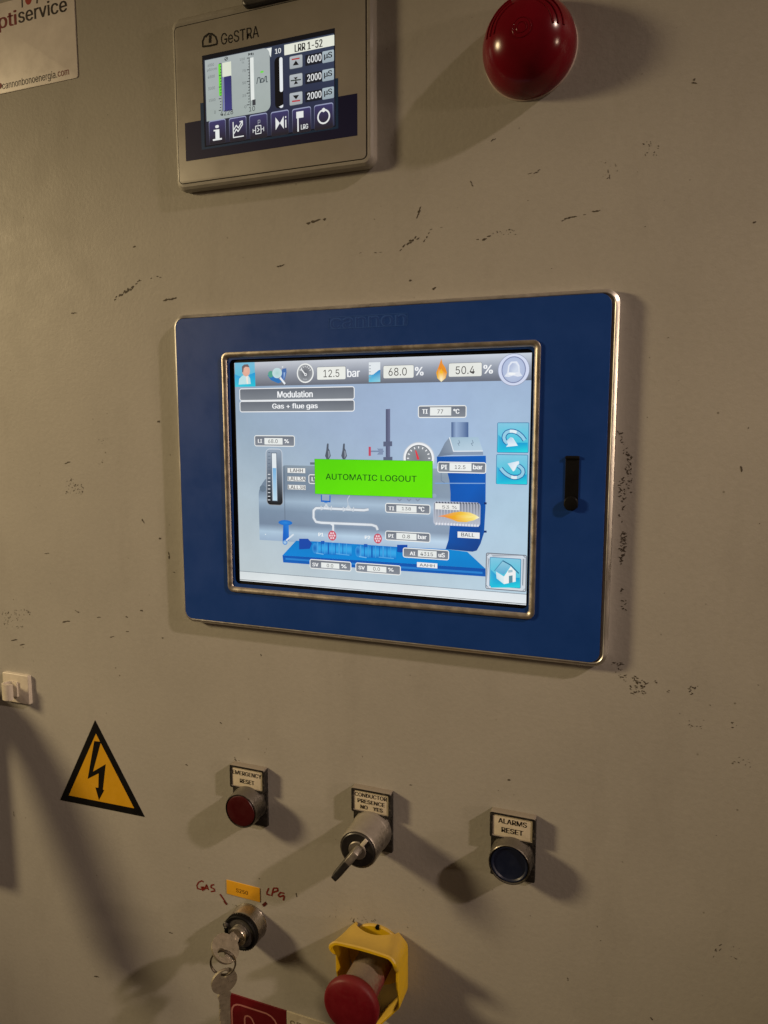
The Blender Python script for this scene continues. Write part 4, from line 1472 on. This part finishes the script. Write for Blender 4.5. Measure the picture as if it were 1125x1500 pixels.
for t, x, m_, z in ((ER, -.1038, M['red_button'], -.2548), (AR, .0998, M['blue_button'], -.2532)):
    mb = MB()
    if t is ER:
        mb.lathe(x, z, [(.0140, .0022), (.0146, .0034), (.0146, .0060), (.0140, .0072), (.0138, .0150), (.0132, .0164), (.0126, .0166), (.0124, .0150), (.0124, .0100)], 64)
        mb.build('bezel', M['chrome_dark'], t)
        mb = MB()
        mb.lathe(x, z, [(.0122, .0100), (.0122, .0160), (.0116, .0168), (.0104, .0171), (.0070, .0172), (.0006, .0172)], 64)
    else:
        mb.lathe(x, z, [(.0140, .0022), (.0146, .0034), (.0146, .0056), (.0141, .0066), (.0140, .0132), (.0138, .0146), (.0134, .0150), (.0129, .0148), (.0127, .0138), (.0127, .0090)], 64)
        mb.build('bezel', M['chrome_dark'] if 'chrome_dark' in M else M['grey_face'], t)
        mb = MB()
        mb.lathe(x, z, [(.0126, .0090), (.0126, .0138), (.0122, .0144), (.0114, .0143), (.0106, .0134), (.0070, .0129), (.0004, .0127)], 64)
    mb.build('button', m_, t)
# selector
x, z = -.0017, -.2553
mb = MB()
mb.lathe(x, z, [(.0142, .0022), (.0148, .0034), (.0148, .0085), (.0144, .0094), (.0141, .0100), (.0140, .0285), (.0137, .0300), (.0132, .0306), (.0126, .0306), (.0125, .0290)], 64)
mb.build('barrel', M['chrome'], CP)
mb = MB()
mb.lathe(x, z, [(.0124, .0280), (.0124, .0310), (.0118, .0315), (.0070, .0315), (.0066, .0309), (.0066, .0280)], 64)
rg = mb.build('dial_ring', M['black'], CP)
mb = MB()
mb.lathe(x, z, [(.0065, .0280), (.0065, .0318), (.0060, .0323), (.0005, .0323)], 48)
mb.build('dial_hub', M['silver'], CP)
u = Vector((-.60, 0, -.80)).normalized()
n_ = Vector((u.z, 0, -u.x))
yv = Vector((0, 1, 0))
mb = MB()
mb.box(V3(x, .0321, z) - u * .0088, u, n_, yv, .0062, .0026, .0014)
mb.bevel(.0003)
mb.build('pointer', M['white_plastic'], CP)
mb = MB()


def bar(mb, secs):
    """loft along u: (distance, half width, h_low, h_high)"""
    loops = []
    for d_, hw_, h0, h1 in secs:
        c = Vector((x, 0, z)) + u * d_
        loops.append([c + n_ * hw_ - yv * h0, c - n_ * hw_ - yv * h0, c - n_ * hw_ * .75 - yv * h1, c + n_ * hw_ * .75 - yv * h1])
    mb.loft(loops)


bar(mb, [(-.0040, .0016, .0318, .0345), (-.0025, .0030, .0318, .0385), (.0040, .0031, .0318, .0405), (.0110, .0028, .0335, .0410)])
mb.bevel(.0005, 3)
mb.build('lever', M['silver'], CP)
mb = MB()
bar(mb, [(.0062, .0032, .0322, .0408), (.0085, .0032, .0325, .0410), (.0130, .0031, .0340, .0412), (.0200, .0030, .0365, .0424), (.0228, .0027, .0376, .0424)])
mb.bevel(.0006, 3)
mb.build('lever_grip', M['black'], CP)

# ================================================================== orange tag
tg = thing('name_tag', 'small orange tag reading S250 between the GAS and LPG marks', 'tag', -.1137, -.332)
mb = MB()
mb.slab(-.1137, -.3324, .0304, .0118, .0003, 0, .0005, .0001)
mb.build('backing', M['tag_orange'], tg)
f = Flat(.00056, .00002)
f.text_raw('S250', -.1200, -.3347, -.1092, -.3314, (70, 34, 14), 'inter', .012)
f.build('lettering', M['print'], tg)

# ================================================================== key switch with keys
kx, kz = -.1082, -.3572
KS = thing('key_switch', 'chrome key switch below the orange S250 tag', 'switch', kx, kz)
mb = MB()
mb.lathe(kx, kz, [(.0152, 0), (.0154, .0010), (.0150, .0018), (.0149, .0100), (.0146, .0112), (.0138, .0116)], 64)
mb.build('barrel', M['chrome_clean'], KS)
mb = MB()
mb.lathe(kx, kz, [(.0140, .0110), (.0143, .0120), (.0143, .0146), (.0136, .0156), (.0124, .0156), (.0118, .0146), (.0118, .0120)], 64)
for k in range(40):
    a = 2 * math.pi * k / 40
    mb.box(V3(kx + .0142 * math.cos(a), .0133, kz + .0142 * math.sin(a)), Vector((math.cos(a), 0, math.sin(a))), Vector((-math.sin(a), 0, math.cos(a))), yv, .0010, .0010, .0026)
mb.build('knurled_ring', M['black_clean'], KS)
mb = MB()
mb.lathe(kx, kz, [(.0117, .0120), (.0117, .0145), (.0112, .0148), (.0078, .0148), (.0076, .0140)], 64)
mb.build('face', M['grey_face'], KS)
mb = MB()
ex, ez = W(330, 1355.5, .016)
mb.lathe(ex, ez, [(.0024, .0120), (.0024, .0158), (.0019, .0164), (.0016, .0160)], 24)
mb.build('stop_pin', M['black'], KS)
mb = MB()
mb.lathe(ex, ez, [(.0014, .0150), (.0014, .0162), (.0003, .0165)], 20)
mb.build('pin_head', M['silver'], KS)
mb = MB()
mb.lathe(kx, kz, [(.0075, .0130), (.0075, .0192), (.0070, .0200), (.0064, .0202), (.0006, .0202)], 48)
mb.build('lock_core', M['chrome_clean'], KS)
mb = MB()
dk = Vector((.80, 0, -.60)).normalized()
mb.box(V3(kx, .0203, kz), dk, Vector((.6, 0, .8)), yv, .0082, .0019, .0006)
mb.build('keyway', M['black_clean'], KS)


def key_mesh(mb, c, a1, a2, thick, rb, neck, blade_w, blade_l, hole=.0026, hole_off=.0048):
    """flat key: bow centred on c, blade towards +a1, a2 across; thickness along a1 x a2"""
    nn = a1.cross(a2).normalized()
    out = []
    for k in range(40):
        t = math.radians(22 + (360 - 44) * k / 39)
        out.append((rb * math.cos(t), rb * math.sin(t) * 1.0))
    out += [(rb + neck * .4, -blade_w * .62), (rb + neck, -blade_w / 2)]
    nt_ = 5
    for k in range(nt_):
        xx = rb + neck + (blade_l - neck) * (k + .3) / nt_
        out.append((xx, -blade_w / 2))
        out.append((xx + .0012, -blade_w / 2 + .0005 * (1 + k % 2)))
    out += [(rb + blade_l, 0), (rb + blade_l - .0022, blade_w / 2), (rb + neck, blade_w / 2), (rb + neck * .4, blade_w * .62)]
    # bow as a plate with a hole: bridge outer and inner outlines
    hc = (-hole_off, 0)
    for sgn in (-1, 1):
        pass
    ov0 = [mb.bm.verts.new(c + a1 * px + a2 * py - nn * thick / 2) for px, py in out]
    ov1 = [mb.bm.verts.new(c + a1 * px + a2 * py + nn * thick / 2) for px, py in out]
    n = len(out)
    for i in range(n):
        j = (i + 1) % n
        mb.bm.faces.new((ov0[i], ov0[j], ov1[j], ov1[i]))
    hn = 20
    hp = [(hc[0] + hole * math.cos(2 * math.pi * k / hn), hc[1] + hole * math.sin(2 * math.pi * k / hn)) for k in range(hn)]
    hv0 = [mb.bm.verts.new(c + a1 * px + a2 * py - nn * thick / 2) for px, py in hp]
    hv1 = [mb.bm.verts.new(c + a1 * px + a2 * py + nn * thick / 2) for px, py in hp]
    for i in range(hn):
        j = (i + 1) % hn
        mb.bm.faces.new((hv0[j], hv0[i], hv1[i], hv1[j]))
    for ov, hv in ((ov0, hv0), (ov1, hv1)):
        es = [mb.bm.edges.get((ov[i], ov[(i + 1) % n])) for i in range(n)] + [mb.bm.edges.get((hv[i], hv[(i + 1) % hn])) for i in range(hn)]
        bmesh.ops.triangle_fill(mb.bm, edges=es, use_beauty=True, use_dissolve=False)


KG = 'keys on the split ring'
# key in the lock: blade into the wall, bow seen nearly flat
bc = V3(kx - .0008, .0345, kz + .0012)
mb = MB()
a1 = Vector((.02, 1, .03)).normalized()
a2 = (dk - a1 * dk.dot(a1)).normalized()
key_mesh(mb, bc, a1, a2, .0020, .0112, .0030, .0066, .0120, .0034, .0052)
o = mb.build('key', M['key'], at=tuple(bc))
tag(o, 'round headed key pushed into the chrome key switch', 'key', KG)
hole1 = bc - a1 * .0052
# split ring hanging through the bow hole
rr = .0094
rc = hole1 + Vector((.0006, .0012, -rr + .0010))
mb = MB()
ra1, ra2 = Vector((.95, .30, .0)).normalized(), Vector((0, .06, 1)).normalized()
for off in (-.0005, .0005):
    nn = ra1.cross(ra2).normalized() * off
    mb.tube([rc + nn + ra1 * (rr * math.cos(2 * math.pi * k / 48)) + ra2 * (rr * math.sin(2 * math.pi * k / 48)) for k in range(48)], .00062, 10, True)
o = mb.build('key_ring', M['steel_dark'], at=tuple(rc))
tag(o, 'thin steel split ring hanging from the key in the key switch', 'key ring')
# second key hanging below
c2 = rc + Vector((-.0002, .0010, -rr - .0062))
mb = MB()
b1 = Vector((-.03, .02, -1)).normalized()
b2 = Vector((.66, .75, 0))
b2 = (b2 - b1 * b2.dot(b1)).normalized()
key_mesh(mb, c2, b1, b2, .0022, .0098, .0045, .0084, .0300, .0030, .0060)
o = mb.build('key', M['key'], at=tuple(c2))
tag(o, 'spare key hanging blade down in front of the red sign', 'key', KG)

# ================================================================== red and cream sign, bottom edge
sg = thing('instruction_sign', 'dark red and cream plastic sign cut off by the bottom edge, behind the hanging key', 'sign', -.07, -.45)
mb = MB()
mb.slab(-.1040, -.4635, .0548, .0760, .0004, 0, .0010, .0002)
mb.build('red_field', M['red_sign'], sg)
mb = MB()
mb.slab(-.0392, -.4635, .0744, .0760, .0004, 0, .0010, .0002)
mb.build('cream_field', M['beige_sign'], sg)
Z = crop(300, 1400, 5.114)
f = Flat(.00106, .00002)
PK = (178, 118, 112)
zt = -.4310
f.line([(-.1270, -.480), (-.1270, zt - .010), (-.1264, zt - .0068), (-.1248, zt - .0042), (-.1222, zt - .0026), (-.1190, zt - .002), (-.0950, zt - .002), (-.0905, zt - .0032), (-.0870, zt - .0060), (-.0850, zt - .0100), (-.0844, zt - .015), (-.0844, -.480)], .0014, PK, True)
f.line([(-.1150, -.480), (-.1150, -.4440), (-.1142, -.4416), (-.1122, -.4406), (-.1098, -.4408), (-.1078, -.4426), (-.1066, -.4452), (-.1056, -.4478), (-.1034, -.4486), (-.0960, -.4486), (-.0920, -.4500)], .0014, PK, True)
f.build('pictogram', M['print'], sg)
f = Flat(.00106, .00002)
f.text_raw('SEZT', -.0735, -.4400, -.0520, -.4318, (112, 104, 88), 'inter', .002)
f.build('lettering', M['print'], sg)

# ================================================================== emergency stop with yellow guard
ex, ez = .0008, -.3545
ES = thing('emergency_stop', 'red mushroom emergency stop button inside a yellow guard', 'emergency stop', ex, ez)
mb = MB()
mb.lathe(ex, ez, [(.0232, 0), (.0234, .0016), (.0228, .0026), (.0132, .0028), (.0132, .0005)], 72)
gb = mb.build('guard_base', M['yellow'], ES)
mb = MB()
mb.lathe(ex + .0008, ez + .0224, [(.0015, .0010), (.0016, .0031), (.0004, .0032)], 20)
mb.build('slot', M['black_clean'], gb)
mb = MB()
# hood: octagonal wall, tall at the top, cut low at the bottom, notch at its root above
NA = 160
loops = [[] for _ in range(9)]
for i in range(NA):
    a = 2 * math.pi * i / NA
    ca, sa = math.cos(a), math.sin(a)
    # chamfered box outline, chamfers shrinking towards the front lip; tapering at the bottom
    def rad(ch, wv=.0240, hv=.0240):
        if sa >= 0:
            v = [wv / max(abs(ca), 1e-4), hv / max(abs(sa), 1e-4), (wv + hv - ch) / (abs(ca) + abs(sa))]
        else:
            v = [wv / max(abs(ca), 1e-4), 0.050 / max(abs(sa), 1e-4), (20 * wv + 16 * .023) / (20 * abs(ca) + 16 * abs(sa))]
        p = 36.0
        return sum(q ** -p for q in v) ** (-1 / p)
    top = max(0, min(1, (sa - .30) / .35))
    top = top * top * (3 - 2 * top)
    bot = max(0, min(1, (-sa - .2) / .6))
    H = .0225 + .0072 * top - .0045 * bot + .0012 * top * (abs(ca) / .7) ** 2
    rb_, rt_ = rad(.0100), rad(.0040, .0243 + .0012 * top, .0240 + .0008 * top)
    notch = .0125 * math.sqrt(max(0, 1 - (ca / .60) ** 2)) if sa > .6 and abs(ca) < .60 else 0.0
    h0 = .0004 + notch
    w = .0020
    rm = rb_ + (rt_ - rb_) * .55
    lip = .0008 * top
    sect = [(rb_ + (rt_ - rb_) * min(1, h0 / H), h0), (rm, max(h0 + .001, H * .55)), (rt_, H - .0022), (rt_ + lip, H - .0010), (rt_ + lip - .0006, H), (rt_ - w + .0004, H + .0001),
            (rt_ - w - .0002, H - .0012), (rm - w, max(h0 + .001, H * .55)), (rb_ + (rt_ - rb_) * min(1, h0 / H) - w, h0)]
    for k, (q, h_) in enumerate(sect):
        loops[k].append(V3(ex + q * ca, h_, ez + q * sa))
mb.loft(loops, closed=True)
mb.build('guard', M['yellow'], ES, angle=50)
mb = MB()
mx_, mz_ = .0006, -.3572
mb.lathe(mx_, mz_, [(.0128, .0006), (.0130, .0300), (.0132, .0360), (.0142, .0395), (.0160, .0420)], 64)
mb.build('stem', M['red_stem'], ES)
mb = MB()
mb.lathe(mx_, mz_, [(.0150, .0412), (.0176, .0432), (.0194, .0455), (.0200, .0478), (.0200, .0496), (.0194, .0512), (.0182, .0522), (.0140, .0534), (.0080, .0541), (.0006, .0544)], 72)
mb.build('mushroom_head', M['red_mush'], ES, angle=60)

# ================================================================== unseen handle, placed and shaped to cast the lower left shadow
hd = thing('unseen_handle', 'unseen dark swing handle, inferred from its shadow, just outside the left edge', 'handle', -.44, -.30)
cn = MB()
cn.slab(-.4180, -.2850, .066, .176, .010, 0, .021, .004)
cn.build('base_plate', M['handle_grey'], hd)
cn = MB()
cn.tube([Vector((-.412, -.018, -.190)), Vector((-.410, -.042, -.194)), Vector((-.413, -.060, -.212)), Vector((-.418, -.080, -.253)), Vector((-.412, -.092, -.295)), Vector((-.405, -.100, -.330))], .0170, 20)
cn.build('grip', M['handle_grey'], hd)
